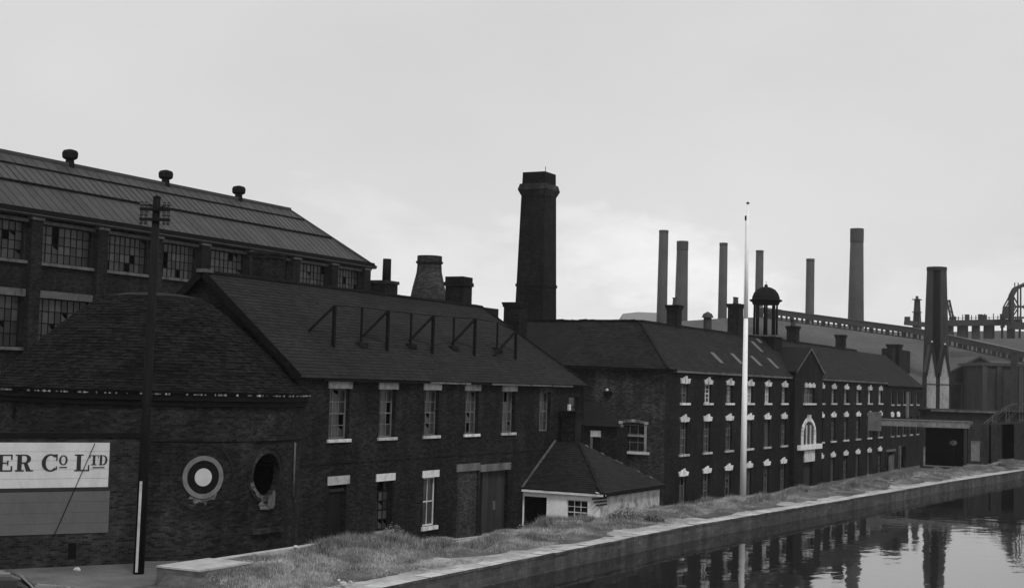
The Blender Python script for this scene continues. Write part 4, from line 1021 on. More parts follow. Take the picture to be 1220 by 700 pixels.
MB().bar(A_+Z*.03, Rg+Z*.03, .16, .10).build('hip_cap', 'slate_dark', lrf)
MB().ob(V(0, LY0, 0), X_, -Y_, -36.5, XL+.2, oe+.005, oe+.12, zl-.12, zl+.02).build('gutter', 'black', lw)
ls = (LR-zl)/(XL+oe-LRX)
def lpt(x, y, dz=0): return V(x, y, zl+(XL+oe-x)*ls+dz)
def lroof(px, py):
    r = fw*FPX + RT*(px-610) - UP*(py-350); nrm = V(ls, 0, 1); p0 = V(XL+oe, 0, zl); return CAM + r*((p0-CAM).dot(nrm)/r.dot(nrm))
for (ax_, ay_), (bx_, by_) in (((844.5, 420), (864, 433.5)), ((869, 421.5), (887, 434.5)), ((893, 424.5), (909, 436.5)), ((912, 427), (930, 439.5)), ((893, 407), (911, 420)), ((901, 404), (908, 409))):
    a, b_ = lroof(ax_, ay_), lroof(bx_, by_); y = (a.y+b_.y)/2; m_ = MB()
    slab(m_, [lpt(b_.x, y-.36, .06), lpt(b_.x, y+.36, .06), lpt(a.x, y+.36, .06), lpt(a.x, y-.36, .06)], .06); m_.build('skylight', 'lead', lrf)
for x_, z1_, w_, pots in ((803, 12.1, .85, 1), (876, 12.95, 1.0, 2), (945, 12.05, .95, 3), (1002, 12.0, .9, 0)):
    c = P(x_, 385, x=LRX-.2); chimney(lw, LRX-.2, c.y, w_*.85, w_, 9.6, z1_, pots, 'brick')
c = P(843, 380, x=LRX-.3); q = MB().lathe((LRX-.3, c.y, 10.3), [(.30, 0), (.28, 1.35), (.42, 1.36), (.30, 1.62), (.0, 1.78)], 14).build('roof_vent', 'far_roof', lw)
# cupola
cu = P(912, 380, x=LRX); cuz = LR-.35; cyu = cu.y
cp = MB().box(LRX-1.05, cyu-1.05, cuz-.8, LRX+1.05, cyu+1.05, cuz+.45).build('cupola', 'wood_dark', lw)
zT, zD = P(912, 362, x=LRX).z, P(912, 358, x=LRX).z
for k in range(8):
    a = math.pi/8+k*math.pi/4; x, y = LRX+.86*math.cos(a), cyu+.86*math.sin(a)
    MB().tube((x, y, cuz+.45), (x, y, zT), .085, .075, 10).build('column', 'wood_dark', cp)
MB().lathe((LRX, cyu, 0), [(.0, zT-.06), (1.0, zT-.05), (1.05, zT+.12), (1.26, zD), (1.26, zD+.06), (1.07, zD+.1), (1.04, zD+.3), (.93, zD+.58), (.72, zD+.84), (.44, zD+1.0), (.14, zD+1.08), (.13, zD+1.2), (.06, zD+1.26), (0, zD+1.3)], 28).build('dome', 'wood_dark', cp)
MB().tube((LRX, cyu, zD+1.2), (LRX, cyu, zD+1.5), .02).build('finial', 'black', cp)
MB().box(LRX-1.2, cyu-1.2, cuz+.45, LRX+1.2, cyu+1.2, cuz+.58).build('cupola_floor', 'lead', cp)

# lean-to between workshop and works
lt = thing('lean_to', 'small dark lean-to in the corner between the brick workshop and the long works', 'lean-to', (0, 0, 0))
scale_from_cam(lt, (-34.7, 77, 0), (-44.07, 97.8, -1.82))  # lean-to scaled out from the camera along with the works
qa, qb = P(737, 508, y=75.9), P(713, 478, y=LY0-.02)
mb = MB(); slab(mb, [V(-37, 75.9, qa.z), V(qa.x, 75.9, qa.z), V(qb.x, LY0-.02, qb.z), V(-37, LY0-.02, qb.z)], .12); mb.build('roof', 'slate_dark', lt)
MB().box(-36.9, 76.15, -1, qa.x-.2, 76.3, qa.z-.02).build('wall', 'brick', lt); MB().box(qa.x-.35, 76.3, -1, qa.x-.2, LY0-.01, qa.z-.05).build('side_wall', 'brick', lt)
l0, l1 = P(704, 516, y=76.15), P(716, 516, y=76.15)
MB().ob(V(0, 76.15, 0), X_, -Y_, l0.x, l1.x, -.02, .06, l0.z-.18, l0.z+.18).build('lintel', 'stone', lt)
MB().ob(V(0, 76.15, 0), X_, -Y_, l0.x+.14, l1.x-.05, .003, .03, 1.8, l0.z-.19).build('door', 'void', lt); MB().ob(V(0, 76.15, 0), X_, -Y_, l0.x, l0.x+.13, .0, .06, 1.8, l0.z-.19).build('door_frame', 'frame', lt)

# ------------------------------------------------------------------ white outhouse on the bank
SC = 1.0
HX0, HX1, HY0, HY1, HEV = XB+.02, -29.55, 67.3, 75.6, 1.28
hu = thing('white_outhouse', 'small limewashed outhouse with a dark hipped slate roof and square chimney', 'outhouse', (-31.7, 71, -.9))
hs = [(.0, 1.40, -.9, .85), (2.55, 3.75, -.15, .82)]
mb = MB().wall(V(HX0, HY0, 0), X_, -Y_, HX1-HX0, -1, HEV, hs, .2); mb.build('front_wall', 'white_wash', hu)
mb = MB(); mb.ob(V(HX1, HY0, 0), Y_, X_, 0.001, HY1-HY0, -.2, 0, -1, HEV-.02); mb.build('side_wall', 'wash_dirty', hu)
sash(hu, V(HX0, HY0, 0), X_, -Y_, 2.55, 3.75, -.15, .82, .12, 3, 3, 'frame_white', 'glass_dark', .035, 0, .05)
MB().box(HX0+.1, HY0+.9, -1, HX1-.4, HY0+1, HEV).build('interior', 'void', hu)
ap = V(-31.0, 71.5, 3.85); oh = .2
E0, E1, E2 = V(HX0, HY0-oh, HEV), V(HX1+oh, HY0-oh, HEV-.03), V(HX1+oh, HY1+.2, HEV)
ap = P(690, 527, y=71.0)
wl = V(HX0, ap.y, ap.z)
mb = MB(); slab(mb, [E0, E1, ap, wl], .09); slab(mb, [E1, E2, ap], .09); slab(mb, [E2, V(HX0, HY1+.2, HEV), wl, ap], .09); hrf = mb.build('roof', 'slate', hu)
slates(hrf, [E0, E1, ap, wl], .27, .19, 'slates'); slates(hrf, [E1, E2, ap], .27, .19, 'slates'); MB().bar(E1+Z*.02, ap+Z*.03, .16, .07).build('hip_cap', 'slate_dark', hu)
MB().ob(V(0, HY0, 0), X_, -Y_, HX0, HX1+.22, .10, .18, HEV-.19, HEV-.07).build('fascia', 'white_wash', hu)
MB().ob(V(HX1, HY0, 0), Y_, X_, -.1, HY1-HY0+.2, .21, .30, HEV-.2, HEV-.06).build('gutter', 'black', hu)
MB().bar(E0+V(.04, 0, .02), wl+V(.04, 0, .05), .09, .09).build('flashing', 'concrete', hu)
for t_ in (.15, .3, .5, .55, .72, .9):
    q = E2.lerp(ap, t_); MB().bar(q+Z*.02, q+(ap-E2)*.03+Z*.04, .13, .07).build('hip_tile', 'cornice', hu)
cx_ = P(678, 505, y=71.6); chimney(hu, cx_.x, 71.9, .85, .8, 2.0, P(678, 489, y=71.6).z, 0, 'brick')
for k in range(3): MB().bar(E1+V(-.55+k*.12, -.03, -.3-.16*k), E1+V(.10, .4, -.22-.16*k), .05, .10).build('slipped_board', 'wood_grey', hu)
MB().bar(E1+V(-.35, -.05, .06), E1+V(.1, .25, -.1), .12, .05).build('gutter_end', 'paint_white', hu)

# ------------------------------------------------------------------ flagpole
fb = P(885, 590, z=0); fb.z = gz(fb.x, fb.y); ft = P(891, 243, y=fb.y-.1)
fp = thing('flagpole', 'tall white flagpole standing on the grass bank before the long works', 'flagpole', fb)
MB().tube(fb-Z*.3, fb.lerp(ft, .62), .215, .14, 14).build('pole', 'pole_white', fp)
MB().tube(fb.lerp(ft, .62), ft, .14, .06, 12).build('topmast', 'pole_white', fp)
MB().lathe(ft, [(.05, 0), (.11, .03), (.11, .08), (.03, .12), (0, .2)], 12).build('truck', 'black', fp)
q = fb.lerp(ft, .955); MB().tube(q-V(.12, 0, .18), q-V(.12, 0, -.12), .07, n=8).build('pulley', 'black', fp)
MB().tube(q-V(.12, 0, .18), fb+V(-.25, 0, 1.2), .009, n=5).build('halyard', 'black', fp)

# ------------------------------------------------------------------ range beyond the long works
SC = 1.27
er = thing('end_range', 'darker lower brick range joined to the far end of the long works', 'building', (0, 0, 0))
scale_from_cam(er, (XL, 143, 0), (-38.35, 181.6, -1.82))  # range enlarged about the camera by the same factor as the works
EY0, EY1, EE = 134.75, 151.3, 7.5
ecol = [137.3, 139.9, 142.6, 145.8, 148.9]
hs = [(c-.5-EY0, c+.5-EY0, 5.75, 7.0) for c in ecol] + [(c-.5-EY0, c+.5-EY0, 2.75, 4.55) for c in ecol] + [(134.9+1-EY0, 137.6-EY0, -1, 1.3), (140.6-EY0, 143.6-EY0, -1, 1.6)]
MB().wall(V(XL, EY0, 0), Y_, X_, EY1-EY0, -1.2, EE, hs, .25).build('wall', 'brick_long', er)
for c in ecol:
    for z0, z1 in ((5.75, 7.0), (2.75, 4.55)):
        sash(er, V(XL, 0, 0), Y_, X_, c-.5, c+.5, z0, z1, .2, 2, 3, 'frame', 'glass_old', .05)
        MB().ob(V(XL, 0, 0), Y_, X_, c-.6, c+.6, -.1, .1, z0-.14, z0).build('sill', 'stone_dim', er)
        if z0 < 5 and c < 141: MB().prism(V(XL, 0, 0), Y_, X_, [(c-.55, z1), (c+.55, z1), (c+.7, z1+.32), (c+.2, z1+.5), (c-.2, z1+.5), (c-.7, z1+.32)], -.05, .07).build('lintel', 'paint_white', er)
MB().box(XL-1.3, EY0+.2, -1, XL-1.2, EY1-.2, EE-.1).build('interior', 'void', er)
MB().ob(V(XL, 0, 0), Y_, X_, 143.3, 144.2, .0, .14, 4.4, 7.0).build('pale_strip', 'cornice', er)
mb = MB(); slab(mb, [V(XL+.2, EY0, EE), V(XL+.2, EY1, EE), V(-33.8, EY1-1, 10.75), V(-33.8, EY0, 10.75)]); slab(mb, [V(-37.4, EY1, EE), V(-37.4, EY0, EE), V(-33.8, EY0, 10.75), V(-33.8, EY1-1, 10.75)]); mb.poly([(XL, EY1, -1), (-37, EY1, -1), (-37, EY1, EE), (-33.6, EY1, 10.2), (XL, EY1, EE)]); mb.build('roof', 'slate_dark', er)
MB().ob(V(XL, 0, 0), Y_, X_, 134.8, 138.6, -.1, .12, 1.3, 1.5).build('lintel', 'cornice', er)
for k in range(4): MB().ob(V(XL, 0, 0), Y_, X_, 135.5+k*.55, 136.0+k*.55, .1, .16+.01*(k % 2), -1, .9+.1*(k % 2)).build('gate_board', 'concrete', er)
MB().ob(V(XL, 0, 0), Y_, X_, 140.15, 140.6, -.05, .2, -1, 1.75).build('gate_post', 'concrete', er)
c = P(1067, 415, x=-33.6); chimney(er, -33.6, c.y-.5, 1.3, 1.5, 9, 12.0, 0, 'brick'); 
MB().box(-34.4, P(1079, 415, x=-33.8).y, 9, -33.3, 151.1, 11.5).build('roof_monitor', 'brick', er)

# dark stores beyond
SC = 1.0
ds = thing('canal_store', 'low dark brick store with open bays beside the canal at the far right', 'building', P(1180, 545, z=0))
sy0 = 159.0; a0_, a1_ = P(1096, 530, y=159).x, -12.0
bays = [(P(1099, 530, y=sy0).x, P(1153, 530, y=sy0).x), (P(1178, 530, y=sy0).x, P(1180.5, 530, y=sy0).x), (P(1193, 530, y=sy0).x, P(1208, 530, y=sy0).x)]
top = P(1180, 492, y=sy0).z
mb = MB().wall(V(a0_, sy0, 0), X_, -Y_, a1_-a0_, -1.2, top, [(l-a0_, r-a0_, -1, 4.0) for l, r in bays], .5); mb.build('wall', 'store_wall', ds)
mb = MB(); mb.box(a0_-.2, sy0-.3, top, a1_+.2, sy0+9, top+.25); mb.build('roof', 'slate_dark', ds)
mb = MB(); mb.poly([(a1_, sy0, -1), (a1_, sy0+9, -1), (a1_, sy0+9, top), (a1_, sy0, top)]); mb.build('side_wall', 'brick_far', ds)
MB().box(a0_, sy0+3, -1, a1_, sy0+3.1, top).build('interior', 'void', ds)
MB().ob(V(0, sy0, 0), X_, -Y_, P(1110, 489, y=sy0).x, P(1190, 489, y=sy0).x, .31, .4, top+.02, top+.22).build('parapet', 'cornice', ds)
c = P(1162, 531, y=157.2); bxt = thing('grey_crate', 'small grey crate standing against the store wall near the canal', 'crate', (c.x, 157.3, 0)); ct = P(1162, 525.5, y=157.2).z
MB().box(c.x-.40, 157, -.1, c.x+.40, 157.6, ct-.06).build('crate_body', 'grey_paint', bxt); MB().box(c.x-.46, 156.95, ct-.06, c.x+.46, 157.65, ct).build('lid', 'grey_paint', bxt)
c = P(1136, 527, y=150); rs = thing('round_sign', 'small pale round sign on a thin post near the footbridge', 'sign', (c.x, c.y, 0))
MB().tube((c.x, c.y, -.5), (c.x, c.y, c.z), .05).build('post', 'black', rs); mb = MB()
mb.prism(V(c.x, c.y-.06, c.z), X_, -Y_, [(.36*math.cos(a), .26*math.sin(a)) for a in np.linspace(0, 2*math.pi, 18)[:-1]], 0, .04); mb.build('disc', 'concrete', rs)

# ------------------------------------------------------------------ footbridge over the towpath and canal
fb_ = thing('iron_footbridge', 'iron footbridge with pale girder and arched lattice truss crossing the canal', 'bridge', (-24, 140, 4))
FY = 139.0
gA, gB = P(1036, 502, y=FY), P(1155, 506, y=FY)
def girder(y, m_):
    mb = MB(); p, q = V(gA.x, y, gA.z), V(gB.x, y, gB.z); mb.bar(p, q, .08, .52); mb.bar(p+Z*.3, q+Z*.3, .22, .06); mb.bar(p-Z*.3, q-Z*.3, .22, .06)
    for k in range(9): c = p.lerp(q, k/8); mb.bar(c-Z*.26-Y_*.08, c+Z*.26-Y_*.08, .05)
    return mb.build('girder', m_, fb_)
girder(FY, 'grey_paint'); girder(FY+1.8, 'grey_paint')
MB().bar(gA-Z*.22+Y_*.9, gB-Z*.22+Y_*.9, 1.6, .1).build('deck', 'wood_dark', fb_)
hb0, hb1 = P(1035, 490, y=FY-.2), P(1050, 513, y=FY-.2)
MB().box(hb0.x, FY-.45, hb1.z, hb1.x, FY-.15, hb0.z).build('cabinet', 'grey_dull', fb_)
d0 = V(gB.x, FY, gB.z); d1 = P(1290, 500, y=FY)
for y_ in (FY, FY+1.8):
    MB().bar(V(d0.x, y_, d0.z), V(d1.x, y_, d1.z), .1, .16).build('bottom_chord', 'steel_far', fb_)
    tA, tB = P(1172, 504, y=FY), P(1204, 481, y=FY); pts = [V(tA.x, y_, tA.z), V(P(1190, 489.5, y=FY).x, y_, P(1190, 489.5, y=FY).z), V(tB.x, y_, tB.z), V(tB.x+5, y_, tB.z+.35), V(tB.x+10, y_, tB.z+.3), V(tB.x+14, y_, tB.z-1.9)]
    for p, q in zip(pts, pts[1:]): MB().bar(p, q, .09).build('top_chord', 'concrete', fb_)
    for k in range(12):
        x = tA.x+.8+k*1.2
        zt_ = float(np.interp(x, [p.x for p in pts], [p.z for p in pts])); zb2 = float(np.interp(x, [d0.x, d1.x], [d0.z, d1.z]))
        MB().bar((x, y_, zb2), (x, y_, zt_), .06).build('upright', 'concrete', fb_)
        if k: MB().bar((x-1.2, y_, zb2), (x, y_, zt_), .04).build('brace', 'concrete', fb_)
MB().bar(d0+Y_*.9-Z*.05, d1+Y_*.9-Z*.05, 1.6, .08).build('deck', 'wood_dark', fb_)
for x_ in (1041, 1150): c = P(x_, 505, y=FY); MB().box(c.x-.12, FY, -.6, c.x+.12, FY+.24, c.z-.3).build('support_post', 'wood_grey', fb_)
c = P(1290, 505, y=FY); MB().box(d1.x-.6, FY-.3, -1.5, d1.x+1, FY+2.2, d1.z-.1).build('abutment', 'brick_far', fb_)

# ------------------------------------------------------------------ twin gabled hoist house, sheds
D6 = 214; hh = thing('twin_gabled_hoist_house', 'narrow hoist house with twin steep pale gables and ball finials', 'building', P(1118, 500, d=D6))
c0 = P(1117, 480, d=D6); uu = V(cy_, sy_, 0); nn = V(sy_, -cy_, 0); k6 = D6/FPX
zb1 = P(1118, 486, d=D6).z; zs = P(1118, 443, d=D6).z; zt1 = P(1109, 408, d=D6).z; zt2 = P(1125, 411, d=D6).z
oo = V(c0.x, c0.y, 0)
MB().ob(oo, uu, nn, -14*k6, 14*k6, -1.6, 0, -1, zs).build('body', 'steel_dark', hh)
for cxp, zt_ in ((-7.8, zt1), (7.8, zt2)):
    a, h = cxp*k6, 5.4*k6
    pane_ = MB().prism(oo, uu, nn, [(a-h, zb1), (a+h, zb1), (a+h, zs-.3), (a+.12, zt_-1.5), (a-.12, zt_-1.5), (a-h, zs-.3)], 0, .12).build('gable_panel', 'pale_board', hh)
    mb = MB(); mb.bar(oo+uu*(a-h-.1)+nn*.2+Z*(zs-.6), oo+uu*a+nn*.2+Z*zt_, .3, .30); mb.bar(oo+uu*(a+h+.1)+nn*.2+Z*(zs-.6), oo+uu*a+nn*.2+Z*zt_, .3, .30)
    mb.build('bargeboard', 'steel_dark', hh)
    m_ = MB(); slab(m_, [oo+uu*(a-h)+Z*zs, oo+uu*a+Z*(zt_-.3), oo+uu*a-nn*1.6+Z*(zt_-.3), oo+uu*(a-h)-nn*1.6+Z*zs][::-1], .1); slab(m_, [oo+uu*(a+h)+Z*zs, oo+uu*a+Z*(zt_-.3), oo+uu*a-nn*1.6+Z*(zt_-.3), oo+uu*(a+h)-nn*1.6+Z*zs], .1); m_.build('roof', 'far_roof', hh)
    MB().lathe(oo+uu*a+nn*.2+Z*zt_, [(.05, 0), (.16, .1), (.16, .22), (0, .34)], 12).build('finial_ball', 'pale', hh)
MB().ob(oo, uu, nn, -15*k6, 15*k6, .125, .2, P(1118, 458, d=D6).z, P(1118, 457, d=D6).z).build('cross_rail', 'steel_far', hh)
MB().ob(oo, uu, nn, -16*k6, 16*k6, -.1, .4, zb1-.35, zb1-.003).build('base_ledge', 'far_roof', hh)

D7 = 236
def shed(name, label, px0, px1, pya, pye, d, mat, apex=None, depth=14, pil_=()):
    k = d/FPX; c = P((px0+px1)/2, pye, d=d); o_ = V(c.x, c.y, 0); w = (px1-px0)*k/2
    t_ = thing(name, label, 'shed', (c.x, c.y, 0)); ze = c.z; MB().ob(o_, uu, nn, -w, w, -depth, 0, -1, ze).build('wall', mat, t_)
    if apex:
        zA = P(apex, pya, d=d).z; aa = (apex-(px0+px1)/2)*k
        MB().prism(o_, uu, nn, [(-w, ze+.004), (w, ze+.004), (aa, zA)], -depth, -.01).build('gable', mat, t_)
        m_ = MB(); m_.bar(o_+uu*(-w-.2)+Z*ze+nn*.1, o_+uu*aa+Z*(zA+.1)+nn*.1, .4, .3); m_.bar(o_+uu*(w+.2)+Z*ze+nn*.1, o_+uu*aa+Z*(zA+.1)+nn*.1, .4, .3); m_.build('verge', 'far_roof', t_)
        m_ = MB(); slab(m_, [o_+uu*(-w)+Z*(ze+.1), o_+uu*aa+Z*(zA+.1), o_+uu*aa-nn*depth+Z*(zA+.1), o_+uu*(-w)-nn*depth+Z*(ze+.1)][::-1], .15); slab(m_, [o_+uu*w+Z*(ze+.1), o_+uu*aa+Z*(zA+.1), o_+uu*aa-nn*depth+Z*(zA+.1), o_+uu*w-nn*depth+Z*(ze+.1)], .15); m_.build('roof', 'far_roof', t_)
        MB().ob(o_, uu, nn, -w*.9, w, .0, .15, P(1150, 458, d=d).z, P(1150, 456, d=d).z).build('cross_beam', 'far_roof', t_)
        for x_ in (-.6, -.15): MB().ob(o_, uu, nn, w*x_-.15, w*x_+.15, .0, .12, -1, P(1150, 459, d=d).z).build('post', 'far_roof', t_)
    else:
        MB().ob(o_, uu, nn, -w-.3, w+.3, -depth, .35, ze+.002, ze+.5).build('roof', 'far_roof', t_)
        for x_ in pil_: MB().ob(o_, uu, nn, (x_-(px0+px1)/2)*k-.35, (x_-(px0+px1)/2)*k+.35, .0, .25, -1, ze-.003).build('pilaster', 'far_roof', t_)
    return t_
shed('gabled_shed', 'dark gabled open shed between the hoist house and the flat roofed shed', 1133, 1198, 425.5, 443.5, D7+4, 'steel_dark', 1167)
shed('flat_roofed_shed', 'dark flat roofed shed with pilasters at the right edge', 1171, 1265, 0, 436.5, D7-6, 'store_wall', None, 12, (1173, 1190, 1216, 1240))
fs = thing('dark_flue', 'narrow square dark flue standing in front of the flat roofed shed', 'chimney', P(1208, 490, d=D7-9)); c = P(1208.5, 420, d=D7-9)
MB().box(c.x-.5, c.y-.5, -1, c.x+.5, c.y+.5, c.z).build('shaft', 'store_wall', fs); MB().box(c.x-.6, c.y-.6, c.z, c.x+.6, c.y+.6, c.z+.2).build('cap', 'store_wall', fs)

# ------------------------------------------------------------------ far chimneys
FAR = True; SC = 1.43  # chimneys below are enlarged and pushed back about the camera
def far_chimney(label, xt, yt, wt, xb, yb, wb, d, mat, band=0, group='works chimneys on the skyline', lip=.04):
    t_, b_ = P(xt, yt, d=d), P(xb, yb, d=d); k = d/FPX; sl_ = (wb-wt)*k/2/(t_.z-b_.z); rb = wb*k/2 + sl_*b_.z; rt_ = wt*k/2
    o_ = thing('works_chimney', label, 'chimney', (b_.x, b_.y, 0), group)
    MB().tube((b_.x, b_.y, -1), (t_.x*.5+b_.x*.5, t_.y*.5+b_.y*.5, t_.z), rb, rt_, 28).build('shaft', mat, o_)
    c = V(t_.x*.5+b_.x*.5, t_.y*.5+b_.y*.5, t_.z)
    MB().lathe(c, [(rt_*.99, -band-.05), (rt_*(1.0+lip), -band), (rt_*(1.0+lip), .0), (rt_*.75, .02), (rt_*.75, -1)], 28).build('rim', mat, o_)
    return o_
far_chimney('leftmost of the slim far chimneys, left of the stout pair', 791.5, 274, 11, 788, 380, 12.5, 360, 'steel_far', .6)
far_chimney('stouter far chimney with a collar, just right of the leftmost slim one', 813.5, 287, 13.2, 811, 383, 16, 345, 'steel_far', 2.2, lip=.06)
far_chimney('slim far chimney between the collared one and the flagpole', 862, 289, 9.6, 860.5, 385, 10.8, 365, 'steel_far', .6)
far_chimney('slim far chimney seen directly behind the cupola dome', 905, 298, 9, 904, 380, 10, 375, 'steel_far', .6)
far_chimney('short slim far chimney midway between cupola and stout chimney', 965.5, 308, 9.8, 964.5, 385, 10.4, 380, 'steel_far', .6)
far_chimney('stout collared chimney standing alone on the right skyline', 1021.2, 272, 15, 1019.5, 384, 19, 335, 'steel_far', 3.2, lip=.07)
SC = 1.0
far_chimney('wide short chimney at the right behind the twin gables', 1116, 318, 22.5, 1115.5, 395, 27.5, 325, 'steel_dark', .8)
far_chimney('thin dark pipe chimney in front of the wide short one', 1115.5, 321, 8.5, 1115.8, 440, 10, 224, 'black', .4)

# ------------------------------------------------------------------ conveyor, slag bank, furnaces
sg = MB(); rid = [(700, 392), (760, 386), (860, 379), (925, 377.2), (1000, 386.8), (1060, 394.8), (1100, 396.5), (1150, 394.5), (1200, 393.5), (1270, 397), (1400, 420)]
tops_ = [P(x, y, d=430) for x, y in rid]; toes = [P(x, 470, d=355) for x, _ in rid]; back = [P(x, y, d=490) for x, y in rid]
for k in range(len(rid)-1):
    segs = 6
    for s_ in range(segs):
        def mixp(i, f_):
            a, b_ = tops_[i], V(toes[i].x, toes[i].y, -1); p = a.lerp(b_, f_); return p + V(0, 0, (math.sin(i*2.1+f_*9)*.6) if 0 < f_ < 1 else 0)
        sg.poly([mixp(k, (s_+1)/segs), mixp(k+1, (s_+1)/segs), mixp(k+1, s_/segs), mixp(k, s_/segs)], smooth=True)
    sg.poly([tops_[k], tops_[k+1], back[k+1], back[k]]); sg.poly([back[k], back[k+1], V(back[k+1].x*1.05, back[k+1].y*1.05, -1), V(back[k].x*1.05, back[k].y*1.05, -1)])
sg.build('slag_bank', 'slag', None, 'structure')
SC = 1.43  # conveyor and furnace steelwork likewise scaled away from the camera
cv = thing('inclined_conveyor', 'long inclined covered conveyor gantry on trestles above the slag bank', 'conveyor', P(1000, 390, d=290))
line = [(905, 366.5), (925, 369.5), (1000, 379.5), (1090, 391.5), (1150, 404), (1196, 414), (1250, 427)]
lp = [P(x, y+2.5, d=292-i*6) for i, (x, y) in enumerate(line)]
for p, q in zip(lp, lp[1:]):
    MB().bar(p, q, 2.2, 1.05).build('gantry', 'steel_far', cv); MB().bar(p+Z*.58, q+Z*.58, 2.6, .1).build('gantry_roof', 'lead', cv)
tot_ = 0
for p, q in zip(lp, lp[1:]):
    n_ = max(2, int((q-p).length/1.0))
    for k in range(n_):
        c = p.lerp(q, k/n_); MB().bar(c-Z*.5, c-Z*1.55, .35 if k % 3 else .7).build('trestle_leg', 'steel_far', cv)
    MB().bar(p-Z*1.45, q-Z*1.45, .5, .2).build('lower_rail', 'slag', cv)
# furnace platform and towers
fu = thing('furnace_platform', 'railed steel furnace platform on legs at the right skyline', 'platform', P(1165, 395, d=283))
a, b_ = P(1126, 385, d=283), P(1215, 383.5, d=283); MB().bar(a, b_, 3, 1.15).build('deck', 'steel_far', fu)
for k in range(18):
    c = a.lerp(b_, k/17); MB().bar(c+Z*.3, c+Z*(1.0+.9*random.random()), .16).build('rail_post', 'steel_far', fu)
    if k % 2: MB().bar(c-Z*.3, c-Z*3.2, .4).build('leg', 'steel_far', fu)
MB().bar(a+Z*1.0, b_+Z*1.0, .08).build('handrail', 'steel_far', fu)
for k in (0, 1, 4, 7, 10, 15): c = a.lerp(b_, k/17); MB().box(c.x-.7, c.y-.7, c.z-3.2, c.x+.7, c.y+.7, c.z-.55).build('bunker', 'steel_far', fu)
for k in (2, 5, 8, 9, 13): c = a.lerp(b_, k/17); MB().box(c.x-.4, c.y-.4, c.z+.3, c.x+.4, c.y+.4, c.z+1.3+.5*random.random()).build('winch_housing', 'steel_far', fu)
def lattice(name, label, cat, px, pyb, pyt, wb, wt, d, n):
    b_, t_ = P(px, pyb, d=d), P(px, pyt, d=d); o_ = thing(name, label, cat, (b_.x, b_.y, b_.z)); kk = d/FPX/2
    cs = [(-1, -1), (1, -1), (1, 1), (-1, 1)]
    def pt(c, f_): w = (wb+(wt-wb)*f_)*kk; return V(b_.x+c[0]*w, b_.y+c[1]*w, b_.z+(t_.z-b_.z)*f_)
    for c in cs: MB().bar(pt(c, 0), pt(c, 1), .22).build('leg', 'steel_far', o_)
    for k in range(n):
        for c, e in zip(cs, cs[1:]+cs[:1]):
            MB().bar(pt(c, k/n), pt(e, (k+1)/n), .13).build('brace', 'steel_far', o_); MB().bar(pt(c, (k+1)/n), pt(e, (k+1)/n), .13).build('girt', 'steel_far', o_)
    return o_, b_, t_
o_, b_, t_ = lattice('pipe_tower', 'slender lattice tower with small platforms left of the wide chimney', 'tower', 1092.5, 392, 356, 7.5, 4, 282, 5)
MB().tube(b_, t_+Z*.6, .36, .28, 10).build('pipe', 'steel_far', o_)
for f_ in (.97, .55): c = b_.lerp(t_, f_); MB().box(c.x-.85, c.y-.85, c.z, c.x+.85, c.y+.85, c.z+.14).build('platform', 'steel_far', o_)
c0_, c1_ = P(1078, 384, d=282), P(1106, 387, d=282); MB().bar(c0_, c1_, 1.2, .9).build('base_deck', 'steel_far', o_); MB().bar(P(1081, 382, d=282), P(1081, 377, d=282), 1.0).build('hood', 'steel_far', o_)
jb = thing('crane_jib', 'slanting crane jib against the right side of the wide chimney', 'crane', P(1137, 384, d=282))
for dx in (0, 3): MB().bar(P(1128+dx, 357, d=282), P(1134+dx, 384, d=282), .3).build('boom', 'steel_far', jb)
for k in range(4): MB().bar(P(1128+k*1.5, 357+k*6.5, d=282), P(1132.5+k*1.5, 360+k*6.5, d=282), .18).build('brace', 'steel_far', jb)
MB().bar(P(1128, 357, d=282), P(1125.5, 386, d=282), .2).build('tie', 'steel_far', jb)
ar_ = thing('arched_gantry_tower', 'arched steel gantry tower with cross bracing at the right edge', 'tower', P(1213, 390, d=278))
D8 = 278
def fr_(pts, yoff, w=.34, nm='rib'):
    for (x0, y0), (x1, y1) in zip(pts, pts[1:]): MB().bar(P(x0, y0, d=D8)+nn*-yoff, P(x1, y1, d=D8)+nn*-yoff, w).build(nm, 'steel_far', ar_)
for yo in (0, 1.6):
    fr_([(1206, 392), (1206.5, 352), (1211, 343.5), (1222, 338.5), (1234, 344), (1237, 392)], yo, .55)
    fr_([(1206, 365), (1236, 365)], yo, .3, 'girt'); fr_([(1206, 378), (1236, 378)], yo, .3, 'girt')
    fr_([(1206, 350), (1214, 365), (1206, 378), (1214, 390)], yo, .22, 'brace'); fr_([(1236, 350), (1222, 365), (1236, 378)], yo, .22, 'brace'); fr_([(1216, 340), (1216, 392)], yo, .3)
    fr_([(1206, 352), (1199, 365), (1196, 390)], yo, .25, 'brace')
for x_, y_, w_, h_ in ((1198.5, 372, 5, 14), (1216, 388, 30, 8)):
    c = P(x_, y_, d=D8); k = D8/FPX; MB().box(c.x-w_*k/2, c.y-1, c.z-h_*k/2, c.x+w_*k/2, c.y+1, c.z+h_*k/2).build('housing', 'steel_far', ar_)
for x_ in (1209, 1213, 1219, 1226): MB().bar(P(x_, 342, d=D8), P(x_, 336.5, d=D8), .2).build('rail_post', 'steel_far', ar_)

SC = 1.0; FAR = False
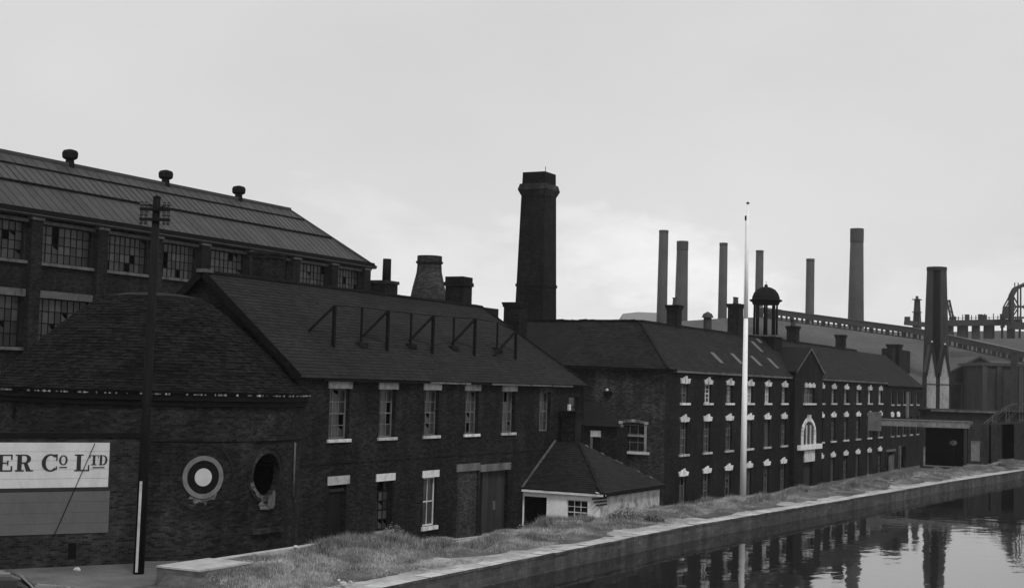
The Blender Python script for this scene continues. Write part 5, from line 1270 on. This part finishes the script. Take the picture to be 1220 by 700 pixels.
# distant spoil heap
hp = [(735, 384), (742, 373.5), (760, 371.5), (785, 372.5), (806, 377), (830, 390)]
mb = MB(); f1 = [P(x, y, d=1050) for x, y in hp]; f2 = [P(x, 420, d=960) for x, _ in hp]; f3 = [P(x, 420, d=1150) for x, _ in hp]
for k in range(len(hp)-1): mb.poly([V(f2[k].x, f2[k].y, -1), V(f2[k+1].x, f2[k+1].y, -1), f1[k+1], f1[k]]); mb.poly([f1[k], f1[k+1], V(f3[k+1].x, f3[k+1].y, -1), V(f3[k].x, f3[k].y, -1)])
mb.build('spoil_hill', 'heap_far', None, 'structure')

# ------------------------------------------------------------------ parked car, lower left
cdir = V(math.sin(.593), math.cos(.593), 0); cside = V(cdir.y, -cdir.x, 0); CO = V(-29.0, 27.25, 0)
car = thing('parked_car', 'dark rounded old saloon car parked at the roadside, lower left corner', 'car', CO)
def loft(sts, mat, nme, seg=20, par=None):
    mb = MB(); rings = []
    for x, hw_, z0, z1, p in sts:
        ring = []
        for k in range(seg):
            a = 2*math.pi*k/seg; c, s_ = math.cos(a), math.sin(a); e = 2/p
            yy = hw_*math.copysign(abs(c)**e, c); zz = (z0+z1)/2 + (z1-z0)/2*math.copysign(abs(s_)**e, s_); ring.append(CO+cdir*x+cside*yy+Z*zz)
        rings.append(ring)
    for r0, r1 in zip(rings, rings[1:]):
        for k in range(seg): mb.poly([r0[k], r0[(k+1) % seg], r1[(k+1) % seg], r1[k]], smooth=True)
    mb.poly(rings[0][::-1]); mb.poly(rings[-1]); return mb.build(nme, mat, par or car)
body = loft([(-2.1, .45, .35, .7, 2.5), (-2.0, .62, .3, .85, 3), (-1.6, .74, .28, .98, 3.2), (-.8, .78, .26, 1.02, 3.5), (.5, .78, .26, 1.06, 3.5), (1.0, .75, .27, 1.10, 3.0), (1.6, .66, .3, 1.04, 2.8), (1.95, .55, .34, .96, 2.6), (2.05, .4, .4, .7, 2.4)], 'car', 'body')
cab = loft([(-1.65, .40, .9, 1.02, 2.4), (-1.35, .58, .9, 1.28, 2.6), (-.9, .64, .9, 1.46, 2.8), (-.3, .66, .9, 1.52, 3), (.2, .64, .9, 1.49, 3), (.45, .61, .9, 1.38, 2.8), (.8, .55, .9, 1.05, 2.6)], 'car', 'roof')
for s_ in (-1, 1):
    for x0, x1 in ((-1.1, -.42), (-.32, .34)):
        mb = MB(); mb.ob(CO, cdir, cside, x0, x1, s_*.60-.02*s_ if s_ > 0 else -.66, (.665 if s_ > 0 else -.60), 1.03, 1.32); mb.build('side_window', 'glass_car', car)
m_ = MB(); slab(m_, [CO+cdir*.80-cside*.5+Z*1.10, CO+cdir*.80+cside*.5+Z*1.10, CO+cdir*.52+cside*.47+Z*1.36, CO+cdir*.52-cside*.47+Z*1.36], .03); m_.build('windscreen', 'glass_car', car)
m_ = MB(); slab(m_, [CO-cdir*1.62+cside*.38+Z*1.06, CO-cdir*1.62-cside*.38+Z*1.06, CO-cdir*1.36-cside*.4+Z*1.30, CO-cdir*1.36+cside*.4+Z*1.30], .03); m_.build('rear_window', 'glass_car', car)
for x in (-1.3, 1.25):
    for s_ in (-1, 1):
        c = CO+cdir*x+cside*(s_*.68)+Z*.32; wl_ = MB().tube(c-cside*.09, c+cside*.09, .32, n=20).build('wheel', 'tyre', car); MB().tube(c+cside*(s_*.088), c+cside*(s_*.105), .16, n=14).build('hub_cap', 'chrome', wl_)
for s_ in (-1, 1):
    c = CO+cdir*1.86+cside*(s_*.5)+Z*.78; MB().tube(c, c+cdir*.12, .11, .10, 14).build('headlight', 'chrome', car)
MB().bar(CO+cdir*.78+cside*.56+Z*1.08, CO+cdir*.46+cside*.55+Z*1.42, .05).build('windscreen_pillar', 'chrome', car)
MB().bar(CO+cdir*.95+Z*1.11, CO+cdir*1.9+Z*1.0, .035).build('bonnet_strip', 'chrome', car)
for x in (-2.14, 2.1): MB().ob(CO, cside, cdir, -.72, .72, x-.04, x+.04, .42, .52).build('bumper', 'chrome', car)

# ------------------------------------------------------------------ smoky air
mb = MB().box(-1700, -1700, -8.0, 1700, 1700, 80)
hz_ = bpy.data.materials.new('haze'); hz_.use_nodes = True; t = hz_.node_tree; t.nodes.clear()
pv = t.nodes.new('ShaderNodeVolumePrincipled'); pv.inputs['Color'].default_value = (.9, .9, .9, 1); pv.inputs['Density'].default_value = .00014; pv.inputs['Anisotropy'].default_value = 0
om = t.nodes.new('ShaderNodeOutputMaterial'); t.links.new(pv.outputs[0], om.inputs['Volume'])
mb.build('haze', hz_, None, 'stuff')
